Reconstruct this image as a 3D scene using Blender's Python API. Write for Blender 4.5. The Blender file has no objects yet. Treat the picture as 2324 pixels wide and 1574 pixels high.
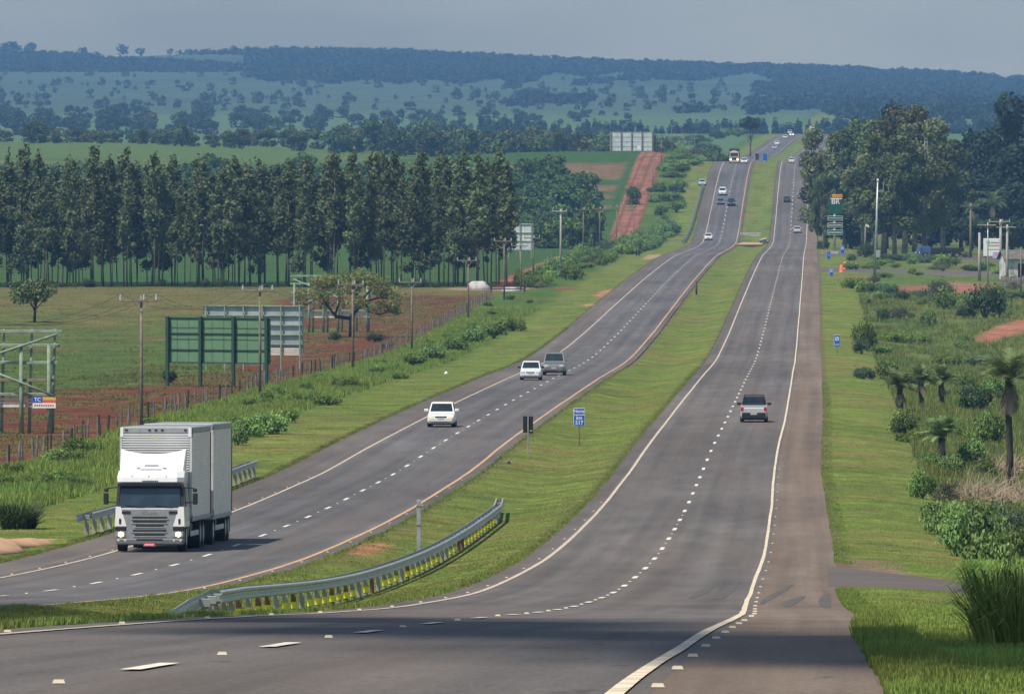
import bpy, math, random
import numpy as np
from mathutils import Vector, Matrix

# ------------------------------------------------------------------ camera, sky, sun, exposure
S = bpy.context.scene
COL = S.collection
F = 20983.0            # focal length in pixels of a 2323 px wide frame
CX, HY = 1161.5, 250.0 # principal column and horizon row in that frame
CZ = 30.0              # camera height above the datum
cam_d = bpy.data.cameras.new("camera")
cam_d.sensor_width = 36.0
cam_d.lens = 36.0 * F / 2323.0
cam_d.clip_start = 1.0
cam_d.clip_end = 60000.0
cam = bpy.data.objects.new("camera", cam_d)
COL.objects.link(cam)
cam.location = (0, 0, CZ)
cam.rotation_euler = (math.radians(90) - math.atan((787.0 - HY) / F), 0, 0)
S.camera = cam

SUN_TO = Vector((-0.43, -0.40, 1.0)).normalized()
SUN_EL = math.asin(SUN_TO.z)
SUN_AZ = math.atan2(SUN_TO.x, SUN_TO.y)
sun_d = bpy.data.lights.new("sun", 'SUN')
sun_d.energy = 4.5
sun_d.angle = math.radians(0.5)
sun_d.color = (1.0, 0.925, 0.80)
sun = bpy.data.objects.new("sun", sun_d)
COL.objects.link(sun)
sun.rotation_euler = SUN_TO.to_track_quat('Z', 'Y').to_euler()

W = bpy.data.worlds.new("World")
S.world = W
W.use_nodes = True
wn, wl = W.node_tree.nodes, W.node_tree.links
wn.clear()
sky = wn.new('ShaderNodeTexSky')
sky.sky_type = 'NISHITA'
sky.sun_disc = False
sky.sun_elevation = SUN_EL
sky.sun_rotation = SUN_AZ % (2 * math.pi)
sky.altitude = 600
sky.air_density = 1.28
sky.dust_density = 1.0
sky.ozone_density = 1.0
bg = wn.new('ShaderNodeBackground')
bg.inputs['Strength'].default_value = 0.083
wo = wn.new('ShaderNodeOutputWorld')
# thin veil of high cloud: slow, faint variation of the sky's brightness
wtc = wn.new('ShaderNodeTexCoord'); wmp = wn.new('ShaderNodeMapping'); wmp.inputs['Scale'].default_value = (14.0, 14.0, 60.0)
wnz = wn.new('ShaderNodeTexNoise'); wnz.inputs['Scale'].default_value = 1.0; wnz.inputs['Detail'].default_value = 3.0
wmr = wn.new('ShaderNodeMapRange'); wmr.inputs['From Min'].default_value = 0.35; wmr.inputs['From Max'].default_value = 0.65
wmr.inputs['To Min'].default_value = 0.80; wmr.inputs['To Max'].default_value = 1.20
whs = wn.new('ShaderNodeHueSaturation')
wl.new(wtc.outputs['Generated'], wmp.inputs['Vector']); wl.new(wmp.outputs[0], wnz.inputs['Vector']); wl.new(wnz.outputs['Fac'], wmr.inputs['Value'])
wl.new(wmr.outputs[0], whs.inputs['Value']); wl.new(sky.outputs[0], whs.inputs['Color'])
wl.new(whs.outputs[0], bg.inputs['Color'])
wl.new(bg.outputs[0], wo.inputs['Surface'])

S.view_settings.view_transform = 'Standard'
S.view_settings.look = 'None'
S.view_settings.exposure = 0.28
S.view_settings.gamma = 1.0
S.view_settings.use_curve_mapping = False
S.cycles.max_bounces = 6
S.cycles.diffuse_bounces = 3
S.cycles.glossy_bounces = 2
S.cycles.transmission_bounces = 3
S.cycles.transparent_max_bounces = 4
S.cycles.volume_bounces = 0
S.cycles.use_denoising = True

rng = np.random.default_rng(7)
random.seed(7)

# ------------------------------------------------------------------ the lie of the land
def pchip(xs, ys):
    xs, ys = np.array(xs, float), np.array(ys, float)
    h = np.diff(xs); dl = np.diff(ys) / h
    m = np.zeros_like(xs)
    for i in range(1, len(xs) - 1):
        if dl[i - 1] * dl[i] > 0:
            w1, w2 = 2 * h[i] + h[i - 1], h[i] + 2 * h[i - 1]
            m[i] = (w1 + w2) / (w1 / dl[i - 1] + w2 / dl[i])
    m[0], m[-1] = dl[0], dl[-1]
    def f(x):
        x = np.asarray(x, float)
        i = np.clip(np.searchsorted(xs, x) - 1, 0, len(h) - 1)
        t = (x - xs[i]) / h[i]
        a, b, c = ys[i], ys[i + 1], h[i]
        t2, t3 = t * t, t * t * t
        r = (2*t3 - 3*t2 + 1) * a + (t3 - 2*t2 + t) * c * m[i] + (-2*t3 + 3*t2) * b + (t3 - t2) * c * m[i + 1]
        lo = ys[0] + (x - xs[0]) * m[0]
        hi = ys[-1] + (x - xs[-1]) * m[-1]
        return np.where(x < xs[0], lo, np.where(x > xs[-1], hi, r))
    return f

# drop of the road below the camera, and the right edge line's offset, along the viewing depth d
HR = pchip([-80, 0, 25, 54, 73, 98.7, 138.5, 159, 203, 256, 294, 317, 389, 425, 463, 514, 590, 716, 875, 1000, 1124,
            1275, 1474, 1588, 1800, 1950, 1990, 2030, 2080, 2139, 2229, 2320, 2400, 2440, 2550, 2700, 2850, 2950,
            3000, 3060, 3150, 3300, 3500, 3800, 4000, 4150, 4400, 5000, 7000],
           [0.4, 1.6, 2.3, 3.43, 4.32, 5.57, 7.58, 8.65, 10.85, 13.2, 14.5, 15.15, 16.8, 17.45, 18.05, 18.5, 19.3,
            20.95, 23.0, 23.45, 23.6, 23.85, 24.6, 25.2, 27.2, 28.45, 28.6, 27.9, 26.0, 23.2, 18.9, 15.7, 13.95, 13.6,
            15.0, 17.5, 17.6, 16.4, 15.6, 15.2, 15.8, 15.3, 13.3, 11.0, 10.4, 10.9, 14.0, 26.0, 30.0])
XR = pchip([-80, 0, 54, 73, 98.7, 138.5, 203, 256, 317, 389, 463, 590, 716, 1008, 1298, 1595, 1957, 2229, 2403, 3060,
            3300, 3500, 4000, 4500, 6000],
           [-3.9, -1.25, 0.59, 1.22, 2.085, 3.39, 5.14, 6.67, 8.67, 10.9, 13.15, 17.5, 21.65, 31.2, 40.7, 50.3, 62.2,
            71.4, 77.2, 99.7, 110.0, 119.2, 142.0, 165.0, 234.0])
HF = pchip([1500, 1800, 2000, 2100, 2200, 2350, 2500, 2650, 2800, 2950, 3100, 3300, 3800, 4500, 5200, 5800],
           [24.8, 27.2, 28.5, 27.5, 24.0, 19.5, 15.5, 12.0, 9.6, 9.2, 10.2, 12.5, 15.0, 12.0, 6.0, 0.0])
YTOP = pchip([-900, 0, 200, 480, 750, 1000, 1300, 1500, 1800, 2000, 2323, 3200],
             [150, 126, 132, 124, 119, 126, 142, 148, 157, 164, 182, 215])
GF = pchip([5800, 6500, 7500, 8500, 9300, 9800, 10500, 12500], [0, 0.12, 0.34, 0.66, 0.95, 1.0, 0.93, 0.4])

def sst(a, b, x):
    t = np.clip((x - a) / (b - a), 0, 1)
    return t * t * (3 - 2 * t)

def vnoise(x, y, seed=0):
    x = np.asarray(x, float); y = np.asarray(y, float)
    xi, yi = np.floor(x).astype(np.int64), np.floor(y).astype(np.int64)
    fx, fy = x - xi, y - yi
    fx, fy = fx * fx * (3 - 2 * fx), fy * fy * (3 - 2 * fy)
    def hsh(a, b):
        n = (a * 374761393 + b * 668265263 + seed * 974634777) & 0x7fffffff
        n = ((n ^ (n >> 13)) * 1274126177) & 0x7fffffff
        return ((n ^ (n >> 16)) & 0xffff) / 65535.0
    v00, v10, v01, v11 = hsh(xi, yi), hsh(xi + 1, yi), hsh(xi, yi + 1), hsh(xi + 1, yi + 1)
    return (v00 * (1 - fx) + v10 * fx) * (1 - fy) + (v01 * (1 - fx) + v11 * fx) * fy

def fnoise(x, y, seed=0, octs=3):
    r, a, tot = 0, 1.0, 0
    for k in range(octs):
        r = r + a * vnoise(np.asarray(x) * 2 ** k, np.asarray(y) * 2 ** k, seed + k)
        tot += a; a *= 0.55
    return r / tot

U_OUT_L, U_O, U_LD, U_I, U_IN_L, U_IN_R, U_L, U_D, U_R, U_OUT_R = -24.8, -22.4, -18.8, -15.2, -14.55, -8.05, -7.2, -3.6, 0.0, 2.35

UR = pchip([-60, 40, 98, 150, 203, 300, 700, 5000], [1.8, 1.75, 1.68, 2.0, 2.24, 2.48, 2.45, 2.4])

def drop(u, d):
    """drop of the ground below the camera; u = offset right of the right edge line"""
    u = np.asarray(u, float); d = np.asarray(d, float)
    hr = HR(d)
    X = u + XR(d)
    a = CX + F * X / np.maximum(d, 30.0)
    ytop = YTOP(np.clip(a, -900, 3200))
    top = -(HY - ytop) / F * 9800.0
    hf = HF(np.minimum(d, 5800.0)) + 2.0 * sst(-400, 60, X) * sst(2300, 2700, d) * (1 - sst(3000, 3600, d))
    hf = np.where(d > 5800, top * GF(np.clip(d, 5800, 12500)), hf)
    wl_ = sst(55, 230, -u) * sst(1850, 2300, d)
    wr_ = sst(60, 300, u) * sst(2200, 3000, d)
    w = np.clip(wl_ + wr_, 0, 1)
    w = np.maximum(w, sst(4300, 5200, d))
    h = hr * (1 - w) + hf * w
    h = h - 2.7 * sst(29, 42, -u) * (1 - sst(70, 160, -u)) * np.exp(-((d - 2470) / 190.0) ** 2)
    near = 1 - sst(900, 1150, d)
    h = h + (0.15 + 1.1 * near) * sst(3.0, 15.0, u) * (1 - w)
    med = np.clip((u - U_IN_L) / (U_IN_R - U_IN_L), 0, 1)
    h = h + 0.33 * np.sin(np.pi * med) ** 2
    far = sst(40, 70, np.abs(u + 11.2))
    h = h - far * 0.9 * (fnoise(X / 70.0, d / 90.0, 5) - 0.5) * (1 - w)
    out = np.clip((np.abs(u + 11.2) - 13.6) / 3.0, 0, 1)
    h = h - out * 0.16 * (fnoise(X / 3.0, d / 7.0, 9) - 0.45)
    return h

def gz(u, d):
    return CZ - drop(u, d)

def ux(u, d):
    return u + float(XR(d))

def P(u, d, up=0.0):
    return Vector((ux(u, d), d, float(gz(u, d)) + up))

_DG = np.concatenate([np.arange(42, 400, 1.0), np.geomspace(400, 11500, 2400)])
def hits(xs, ys, dmin=0.0):
    """ground points under the given picture columns and rows (2323 px frame)"""
    xs = np.atleast_1d(np.asarray(xs, float)); ys = np.atleast_1d(np.asarray(ys, float))
    out = np.full(len(xs), np.nan)
    dg = _DG[_DG >= dmin]
    for s in range(0, len(xs), 400):
        a = (xs[s:s + 400, None] - CX) / F
        u = a * dg[None, :] - XR(dg)[None, :]
        yg = HY + F * drop(u, np.broadcast_to(dg, u.shape)) / dg[None, :]
        ok = yg <= ys[s:s + 400, None]
        first = ok.argmax(1)
        out[s:s + 400] = np.where(ok.any(1), dg[first], np.nan)
    return out

def hit(x, y, dmin=0.0):
    d = float(hits([x], [y], dmin)[0])
    X = (x - CX) / F * d
    u = X - float(XR(d))
    return u, d, Vector((X, d, float(gz(u, d))))

def at(x, d, up=0.0):
    X = (x - CX) / F * d
    u = X - float(XR(d))
    return Vector((X, d, float(gz(u, d)) + up))

def road_dir(d):
    return math.atan((float(XR(d + 5)) - float(XR(d - 5))) / 10.0)

def road_slope(d):
    return (float(HR(d + 6)) - float(HR(d - 6))) / 12.0

# ------------------------------------------------------------------ mesh helpers
class MB:
    def __init__(self):
        self.v, self.f, self.c = [], [], []
    def add(self, vs, fs, col=None):
        n = len(self.v)
        self.v.extend([tuple(p) for p in vs])
        self.f.extend([tuple(i + n for i in q) for q in fs])
        if col is not None:
            self.c.extend([col] * len(vs))
        return self
    def box(self, x0, x1, y0, y1, z0, z1, col=None):
        vs = [(x0,y0,z0),(x1,y0,z0),(x1,y1,z0),(x0,y1,z0),(x0,y0,z1),(x1,y0,z1),(x1,y1,z1),(x0,y1,z1)]
        return self.add(vs, [(0,3,2,1),(4,5,6,7),(0,1,5,4),(1,2,6,5),(2,3,7,6),(3,0,4,7)], col)
    def hexa(self, p):
        """eight corners: bottom ring then top ring, both counter-clockwise seen from above"""
        return self.add(p, [(0,3,2,1),(4,5,6,7),(0,1,5,4),(1,2,6,5),(2,3,7,6),(3,0,4,7)])
    def bbox(self, x0, x1, y0, y1, z0, z1, b):
        """box with chamfered vertical and horizontal edges"""
        rings = []
        for z, i in ((z0, b), (z0 + b, 0), (z1 - b, 0), (z1, b)):
            a0, a1, c0, c1 = x0 + i, x1 - i, y0 + i, y1 - i
            rings.append([(a0 + b, c0, z), (a1 - b, c0, z), (a1, c0 + b, z), (a1, c1 - b, z), (a1 - b, c1, z), (a0 + b, c1, z), (a0, c1 - b, z), (a0, c0 + b, z)])
        return self.loft(rings)
    def loft(self, rings, cap=True, closed=True):
        n = len(rings[0]); base = len(self.v)
        for r in rings:
            self.v.extend([tuple(p) for p in r])
        for k in range(len(rings) - 1):
            for i in range(n if closed else n - 1):
                j = (i + 1) % n
                self.f.append((base + k*n + i, base + k*n + j, base + (k+1)*n + j, base + (k+1)*n + i))
        if cap:
            self.f.append(tuple(base + i for i in reversed(range(n))))
            self.f.append(tuple(base + (len(rings) - 1)*n + i for i in range(n)))
        return self
    def tube(self, pts, rad, n=8, cap=True):
        pts = [Vector(p) for p in pts]
        if not hasattr(rad, '__len__'):
            rad = [rad] * len(pts)
        rings = []
        ref = Vector((0.13, 0.97, 0.2))
        for i, p in enumerate(pts):
            t = (pts[min(i + 1, len(pts) - 1)] - pts[max(i - 1, 0)]).normalized()
            if abs(t.dot(ref)) > 0.95:
                ref = Vector((0.97, 0.1, 0.22))
            a = t.cross(ref).normalized(); b = t.cross(a).normalized()
            rings.append([p + (a * math.cos(k * 2*math.pi/n) + b * math.sin(k * 2*math.pi/n)) * rad[i] for k in range(n)])
        return self.loft(rings, cap)
    def cyl_x(self, x0, x1, y, z, r, n=20, r2=None):
        r2 = r if r2 is None else r2
        rr = [[(x, y + q * math.cos(k*2*math.pi/n), z + q * math.sin(k*2*math.pi/n)) for k in range(n)] for x, q in ((x0, r), (x1, r2))]
        return self.loft(rr)
    def build(self, name, mat, parent=None, loc=None, smooth=False):
        me = bpy.data.meshes.new(name)
        me.from_pydata(self.v, [], self.f)
        if self.c and len(self.c) == len(self.v):
            at_ = me.color_attributes.new("Col", 'FLOAT_COLOR', 'POINT')
            at_.data.foreach_set("color", np.array([(*c, 1.0) for c in self.c], np.float32).ravel())
        me.update()
        if smooth:
            me.polygons.foreach_set("use_smooth", [True] * len(me.polygons))
        o = bpy.data.objects.new(name, me)
        COL.objects.link(o)
        if mat is not None:
            me.materials.append(mat)
        if parent is not None:
            o.parent = parent
        if loc is not None:
            o.location = loc
        return o

def np_mesh(name, verts, faces, mat, cols=None, uvs=None, smooth=False):
    """verts (n,3), faces (m,k) with a constant k"""
    me = bpy.data.meshes.new(name)
    verts = np.asarray(verts, np.float32); faces = np.asarray(faces, np.int32)
    m, k = faces.shape
    me.vertices.add(len(verts)); me.vertices.foreach_set("co", verts.ravel())
    me.loops.add(m * k); me.loops.foreach_set("vertex_index", faces.ravel())
    me.polygons.add(m); me.polygons.foreach_set("loop_start", np.arange(0, m * k, k, dtype=np.int32))
    if smooth:
        me.polygons.foreach_set("use_smooth", np.ones(m, bool))
    if uvs is not None:
        uv = me.uv_layers.new(name="UVMap")
        uv.data.foreach_set("uv", np.asarray(uvs, np.float32)[faces.ravel()].ravel())
    if cols is not None:
        ca = me.color_attributes.new("Col", 'FLOAT_COLOR', 'POINT')
        c4 = np.ones((len(verts), 4), np.float32); c4[:, :3] = cols
        ca.data.foreach_set("color", c4.ravel())
    me.update(calc_edges=True)
    me.validate()
    if mat is not None:
        me.materials.append(mat)
    return me

def link(name, me, parent=None, loc=None):
    o = bpy.data.objects.new(name, me)
    COL.objects.link(o)
    if parent is not None:
        o.parent = parent
    if loc is not None:
        o.location = loc
    return o

def tag(o, label=None, cat=None, group=None, kind=None):
    if label: o['label'] = label
    if cat: o['category'] = cat
    if group: o['group'] = group
    if kind: o['kind'] = kind
    return o

def thing(name, label, cat, loc, rz=0.0, group=None, rx=0.0):
    o = bpy.data.objects.new(name, None)
    COL.objects.link(o)
    o.location = loc
    o.rotation_euler = (rx, 0, rz)
    o.empty_display_size = 0.5
    return tag(o, label, cat, group)

def kids(o):
    return [c for c in ALLKIDS.get(o.name, [])]
ALLKIDS = {}

def dup(root, loc, rz=0.0, sc=None, label=None, group=None):
    def cp(o, par):
        c = o.copy(); COL.objects.link(c)
        if par is not None:
            c.parent = par
        for ch in o.children:
            cp(ch, c)
        return c
    r = cp(root, None)
    r.location = loc
    r.rotation_euler = (r.rotation_euler[0], 0, rz)
    if sc is not None:
        r.scale = sc if hasattr(sc, '__len__') else (sc, sc, sc)
    if label: r['label'] = label
    if group: r['group'] = group
    return r

# ------------------------------------------------------------------ materials
def mat(name, col, rough=0.6, metal=0.0, var=0.12, scale=6.0, spec=0.4, bump=0.0, emit=None, coat=0.0):
    m = bpy.data.materials.new(name); m.use_nodes = True
    n, l = m.node_tree.nodes, m.node_tree.links
    b = n['Principled BSDF']
    b.inputs['Roughness'].default_value = rough
    b.inputs['Metallic'].default_value = metal
    b.inputs['Specular IOR Level'].default_value = spec
    b.inputs['Coat Weight'].default_value = coat
    tc = n.new('ShaderNodeTexCoord')
    nz = n.new('ShaderNodeTexNoise'); nz.inputs['Scale'].default_value = scale; nz.inputs['Detail'].default_value = 4
    l.new(tc.outputs['Object'], nz.inputs['Vector'])
    rp = n.new('ShaderNodeValToRGB')
    rp.color_ramp.elements[0].position = 0.3; rp.color_ramp.elements[1].position = 0.7
    rp.color_ramp.elements[0].color = (*[c * (1 - var) for c in col], 1)
    rp.color_ramp.elements[1].color = (*[min(1, c * (1 + var)) for c in col], 1)
    l.new(nz.outputs['Fac'], rp.inputs['Fac'])
    l.new(rp.outputs['Color'], b.inputs['Base Color'])
    if bump:
        bp = n.new('ShaderNodeBump'); bp.inputs['Strength'].default_value = bump; bp.inputs['Distance'].default_value = 0.03
        l.new(nz.outputs['Fac'], bp.inputs['Height']); l.new(bp.outputs['Normal'], b.inputs['Normal'])
    if emit:
        b.inputs['Emission Color'].default_value = (*emit[0], 1); b.inputs['Emission Strength'].default_value = emit[1]
    return m

def vcol_mat(name, leaf=0.0, rough=0.75, spec=0.25):
    """base colour from the mesh's own colour attribute"""
    m = bpy.data.materials.new(name); m.use_nodes = True
    n, l = m.node_tree.nodes, m.node_tree.links
    b = n['Principled BSDF']
    b.inputs['Roughness'].default_value = rough
    b.inputs['Specular IOR Level'].default_value = spec
    a = n.new('ShaderNodeVertexColor'); a.layer_name = "Col"
    ob = n.new('ShaderNodeObjectInfo')
    mx = n.new('ShaderNodeHueSaturation'); mx.inputs['Saturation'].default_value = 0.95
    mr = n.new('ShaderNodeMapRange'); mr.inputs['To Min'].default_value = 0.75; mr.inputs['To Max'].default_value = 1.25
    l.new(ob.outputs['Random'], mr.inputs['Value']); l.new(mr.outputs[0], mx.inputs['Value'])
    mh = n.new('ShaderNodeMapRange'); mh.inputs['To Min'].default_value = 0.485; mh.inputs['To Max'].default_value = 0.512
    l.new(ob.outputs['Random'], mh.inputs['Value']); l.new(mh.outputs[0], mx.inputs['Hue'])
    l.new(a.outputs['Color'], mx.inputs['Color'])
    l.new(mx.outputs['Color'], b.inputs['Base Color'])
    if leaf:
        out = n['Material Output']
        tr = n.new('ShaderNodeBsdfTranslucent'); ms = n.new('ShaderNodeMixShader'); ms.inputs[0].default_value = leaf
        l.new(mx.outputs['Color'], tr.inputs['Color'])
        l.new(b.outputs[0], ms.inputs[1]); l.new(tr.outputs[0], ms.inputs[2]); l.new(ms.outputs[0], out.inputs['Surface'])
    return m

def ground_mat():
    m = bpy.data.materials.new("ground_cover"); m.use_nodes = True
    n, l = m.node_tree.nodes, m.node_tree.links
    b = n['Principled BSDF']; b.inputs['Roughness'].default_value = 0.9; b.inputs['Specular IOR Level'].default_value = 0.1
    a = n.new('ShaderNodeVertexColor'); a.layer_name = "Col"
    tc = n.new('ShaderNodeTexCoord')
    def nz(scale, det, sx=1.0, sy=1.0):
        mp = n.new('ShaderNodeMapping'); mp.inputs['Scale'].default_value = (sx, sy, 1)
        l.new(tc.outputs['Object'], mp.inputs['Vector'])
        t = n.new('ShaderNodeTexNoise'); t.inputs['Scale'].default_value = scale; t.inputs['Detail'].default_value = det
        t.inputs['Roughness'].default_value = 0.65
        l.new(mp.outputs[0], t.inputs['Vector']); return t
    n1, n2, n3 = nz(0.22, 5), nz(1.6, 5), nz(9.0, 4, 1.0, 0.5)
    def rng_(t, lo, hi, a0=0.3, a1=0.7):
        r = n.new('ShaderNodeMapRange'); r.inputs['From Min'].default_value = a0; r.inputs['From Max'].default_value = a1
        r.inputs['To Min'].default_value = lo; r.inputs['To Max'].default_value = hi
        l.new(t.outputs['Fac'], r.inputs['Value']); return r.outputs[0]
    v1, v2, v3 = rng_(n1, 0.76, 1.22, .36, .64), rng_(n2, 0.66, 1.32, .36, .64), rng_(n3, 0.66, 1.32, .36, .64)
    mu = n.new('ShaderNodeMath'); mu.operation = 'MULTIPLY'; l.new(v1, mu.inputs[0]); l.new(v2, mu.inputs[1])
    mu2 = n.new('ShaderNodeMath'); mu2.operation = 'MULTIPLY'; l.new(mu.outputs[0], mu2.inputs[0]); l.new(v3, mu2.inputs[1])
    hs = n.new('ShaderNodeHueSaturation'); hs.inputs['Saturation'].default_value = 0.97; l.new(a.outputs['Color'], hs.inputs['Color']); l.new(mu2.outputs[0], hs.inputs['Value'])
    l.new(rng_(nz(0.9, 4), 0.472, 0.522, .36, .64), hs.inputs['Hue'])
    l.new(hs.outputs['Color'], b.inputs['Base Color'])
    bp = n.new('ShaderNodeBump'); bp.inputs['Strength'].default_value = 0.55; bp.inputs['Distance'].default_value = 0.25
    ad = n.new('ShaderNodeMath'); l.new(n2.outputs['Fac'], ad.inputs[0]); l.new(n3.outputs['Fac'], ad.inputs[1])
    l.new(ad.outputs[0], bp.inputs['Height']); l.new(bp.outputs['Normal'], b.inputs['Normal'])
    return m

def asphalt_mat(name, col, tracks=0.0, centre=0.0):
    """UV = (metres across, metres along)"""
    m = bpy.data.materials.new(name); m.use_nodes = True
    n, l = m.node_tree.nodes, m.node_tree.links
    b = n['Principled BSDF']; b.inputs['Roughness'].default_value = 0.82; b.inputs['Specular IOR Level'].default_value = 0.25
    uv = n.new('ShaderNodeUVMap'); uv.uv_map = "UVMap"
    def nz(sx, sy, det=4, ro=0.6):
        mp = n.new('ShaderNodeMapping'); mp.inputs['Scale'].default_value = (sx, sy, 1)
        l.new(uv.outputs[0], mp.inputs['Vector'])
        t = n.new('ShaderNodeTexNoise'); t.inputs['Scale'].default_value = 1.0; t.inputs['Detail'].default_value = det
        t.inputs['Roughness'].default_value = ro
        l.new(mp.outputs[0], t.inputs['Vector']); return t
    def rr(t, lo, hi, a0=0.3, a1=0.7):
        r = n.new('ShaderNodeMapRange'); r.inputs['From Min'].default_value = a0; r.inputs['From Max'].default_value = a1
        r.inputs['To Min'].default_value = lo; r.inputs['To Max'].default_value = hi
        l.new(t, r.inputs['Value']); return r.outputs[0]
    def mul(a, c):
        q = n.new('ShaderNodeMath'); q.operation = 'MULTIPLY'; l.new(a, q.inputs[0]); l.new(c, q.inputs[1]); return q.outputs[0]
    long_ = rr(nz(1.4, 0.006).outputs['Fac'], 0.84, 1.16, 0.36, 0.64)
    band = rr(nz(0.06, 0.011, 3).outputs['Fac'], 0.82, 1.18, 0.36, 0.64)
    fine = rr(nz(17.0, 2.6, 5, 0.8).outputs['Fac'], 0.78, 1.22, 0.38, 0.62)
    blot = mul(rr(nz(0.7, 0.09, 5).outputs['Fac'], 0.87, 1.12, 0.36, 0.64), rr(nz(2.2, 0.35, 3).outputs['Fac'], 0.66, 1.0, 0.30, 0.36))
    v = mul(mul(long_, band), mul(fine, blot))
    if tracks:
        sp = n.new('ShaderNodeSeparateXYZ'); l.new(uv.outputs[0], sp.inputs[0])
        f = n.new('ShaderNodeMath'); f.operation = 'SUBTRACT'; l.new(sp.outputs[0], f.inputs[0]); f.inputs[1].default_value = centre
        g = n.new('ShaderNodeMath'); g.operation = 'MULTIPLY'; l.new(f.outputs[0], g.inputs[0]); g.inputs[1].default_value = 2 * math.pi / 1.8
        c = n.new('ShaderNodeMath'); c.operation = 'COSINE'; l.new(g.outputs[0], c.inputs[0])
        v = mul(v, rr(c.outputs[0], 1 + tracks, 1 - tracks, -1, 1))
    hs = n.new('ShaderNodeHueSaturation'); hs.inputs['Color'].default_value = (*col, 1)
    l.new(v, hs.inputs['Value'])
    mixc = n.new('ShaderNodeMix'); mixc.data_type = 'RGBA'
    mixc.inputs['B'].default_value = (col[0] * 1.22, col[1] * 0.98, col[2] * 0.8, 1)
    l.new(rr(nz(0.5, 0.012, 3).outputs['Fac'], 0.0, 0.5, 0.45, 0.75), mixc.inputs['Factor'])
    l.new(hs.outputs[0], mixc.inputs['A'])
    l.new(mixc.outputs['Result'], b.inputs['Base Color'])
    bp = n.new('ShaderNodeBump'); bp.inputs['Strength'].default_value = 0.25; bp.inputs['Distance'].default_value = 0.02
    l.new(nz(20, 20).outputs['Fac'], bp.inputs['Height']); l.new(bp.outputs['Normal'], b.inputs['Normal'])
    return m

def paint_mat(name, col):
    m = mat(name, col, rough=0.75, var=0.32, scale=2.2, spec=0.2)
    return m

M = {}
M['leaf'] = vcol_mat("foliage", leaf=0.22)
M['grass'] = vcol_mat("grass_blades", leaf=0.25)
M['bark'] = mat("bark", (0.10, 0.085, 0.065), 0.9, var=0.35, scale=3, bump=0.4)
M['pale_bark'] = mat("pale_bark", (0.24, 0.21, 0.18), 0.85, var=0.4, scale=1.2, bump=0.2)
M['dark_bark'] = mat("dark_bark", (0.045, 0.04, 0.033), 0.9, var=0.3, scale=3, bump=0.4)
M['gumbark'] = mat("eucalyptus_bark", (0.11, 0.085, 0.07), 0.85, var=0.4, scale=1.0)
M['dry_twig'] = mat("dry_twigs", (0.33, 0.26, 0.18), 0.9, var=0.3, scale=3)
M['wood'] = mat("weathered_wood", (0.20, 0.165, 0.13), 0.85, var=0.3, scale=4, bump=0.3)
M['post'] = mat("fence_wood", (0.17, 0.155, 0.14), 0.9, var=0.45, scale=2, bump=0.3)
M['green_wood'] = mat("faded_green_timber", (0.22, 0.29, 0.22), 0.8, var=0.25, scale=3, bump=0.2)
M['green_board'] = mat("green_board", (0.115, 0.225, 0.13), 0.6, var=0.1, scale=1.5)
M['green_dark'] = mat("dark_green_timber", (0.02, 0.06, 0.042), 0.7, var=0.2, scale=3)
M['zinc'] = mat("dull_zinc_sheet", (0.34, 0.39, 0.41), 0.5, metal=0.25, var=0.25, scale=0.7)
M['zinc_white'] = mat("pale_zinc_sheet", (0.55, 0.58, 0.58), 0.5, metal=0.1, var=0.2, scale=0.9)
M['steel'] = mat("galvanised_steel", (0.42, 0.44, 0.44), 0.45, metal=0.6, var=0.2, scale=2)
M['rail_post'] = mat("dull_rail_post", (0.33, 0.32, 0.29), 0.7, var=0.35, scale=1.5)
M['rust'] = mat("rusty_steel", (0.20, 0.12, 0.075), 0.8, var=0.4, scale=5)
M['concrete'] = mat("concrete", (0.38, 0.36, 0.32), 0.85, var=0.18, scale=2, bump=0.2)
M['white_plate'] = mat("white_boards", (0.68, 0.62, 0.58), 0.7, var=0.15, scale=2)
M['tarp'] = mat("pale_tarpaulin", (0.42, 0.40, 0.39), 0.8, var=0.3, scale=1.2, bump=0.5)
M['yellow'] = mat("yellow_reflector", (0.93, 0.85, 0.01), 0.5, var=0.08, scale=5)
M['black'] = mat("black_plastic", (0.018, 0.018, 0.02), 0.55, var=0.2, scale=5)
M['sign_back'] = mat("dark_sign_back", (0.012, 0.014, 0.015), 0.6, var=0.2, scale=5)
M['tyre'] = mat("tyre_rubber", (0.014, 0.014, 0.015), 0.85, var=0.2, scale=8)
M['rim'] = mat("wheel_rim", (0.35, 0.36, 0.37), 0.4, metal=0.7, var=0.1)
M['glass'] = mat("dark_glass", (0.018, 0.026, 0.032), 0.08, spec=0.7, var=0.3, scale=1.5)
M['chrome'] = mat("chrome", (0.62, 0.6, 0.55), 0.25, metal=0.9, var=0.1)
M['lamp_on'] = mat("lit_headlamp", (0.95, 0.85, 0.6), 0.3, emit=((1.0, 0.78, 0.42), 6.0))
M['lamp_dim'] = mat("amber_headlamp", (0.85, 0.72, 0.5), 0.25, emit=((1.0, 0.7, 0.35), 0.35))
M['lamp_off'] = mat("clear_headlamp", (0.55, 0.57, 0.58), 0.2, spec=0.7)
M['lamp_red'] = mat("red_tail_lamp", (0.42, 0.012, 0.02), 0.25, spec=0.6)
M['plate'] = mat("grey_number_plate", (0.42, 0.42, 0.42), 0.5)
M['red_plate'] = mat("red_number_plate", (0.5, 0.04, 0.05), 0.5)
M['blue_sign'] = mat("blue_sign_sheet", (0.015, 0.10, 0.48), 0.5, var=0.08)
M['white_paint'] = mat("white_sign_paint", (0.78, 0.78, 0.78), 0.6, var=0.05)
M['orange'] = mat("orange_plastic", (0.85, 0.13, 0.035), 0.5, var=0.1)
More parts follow.
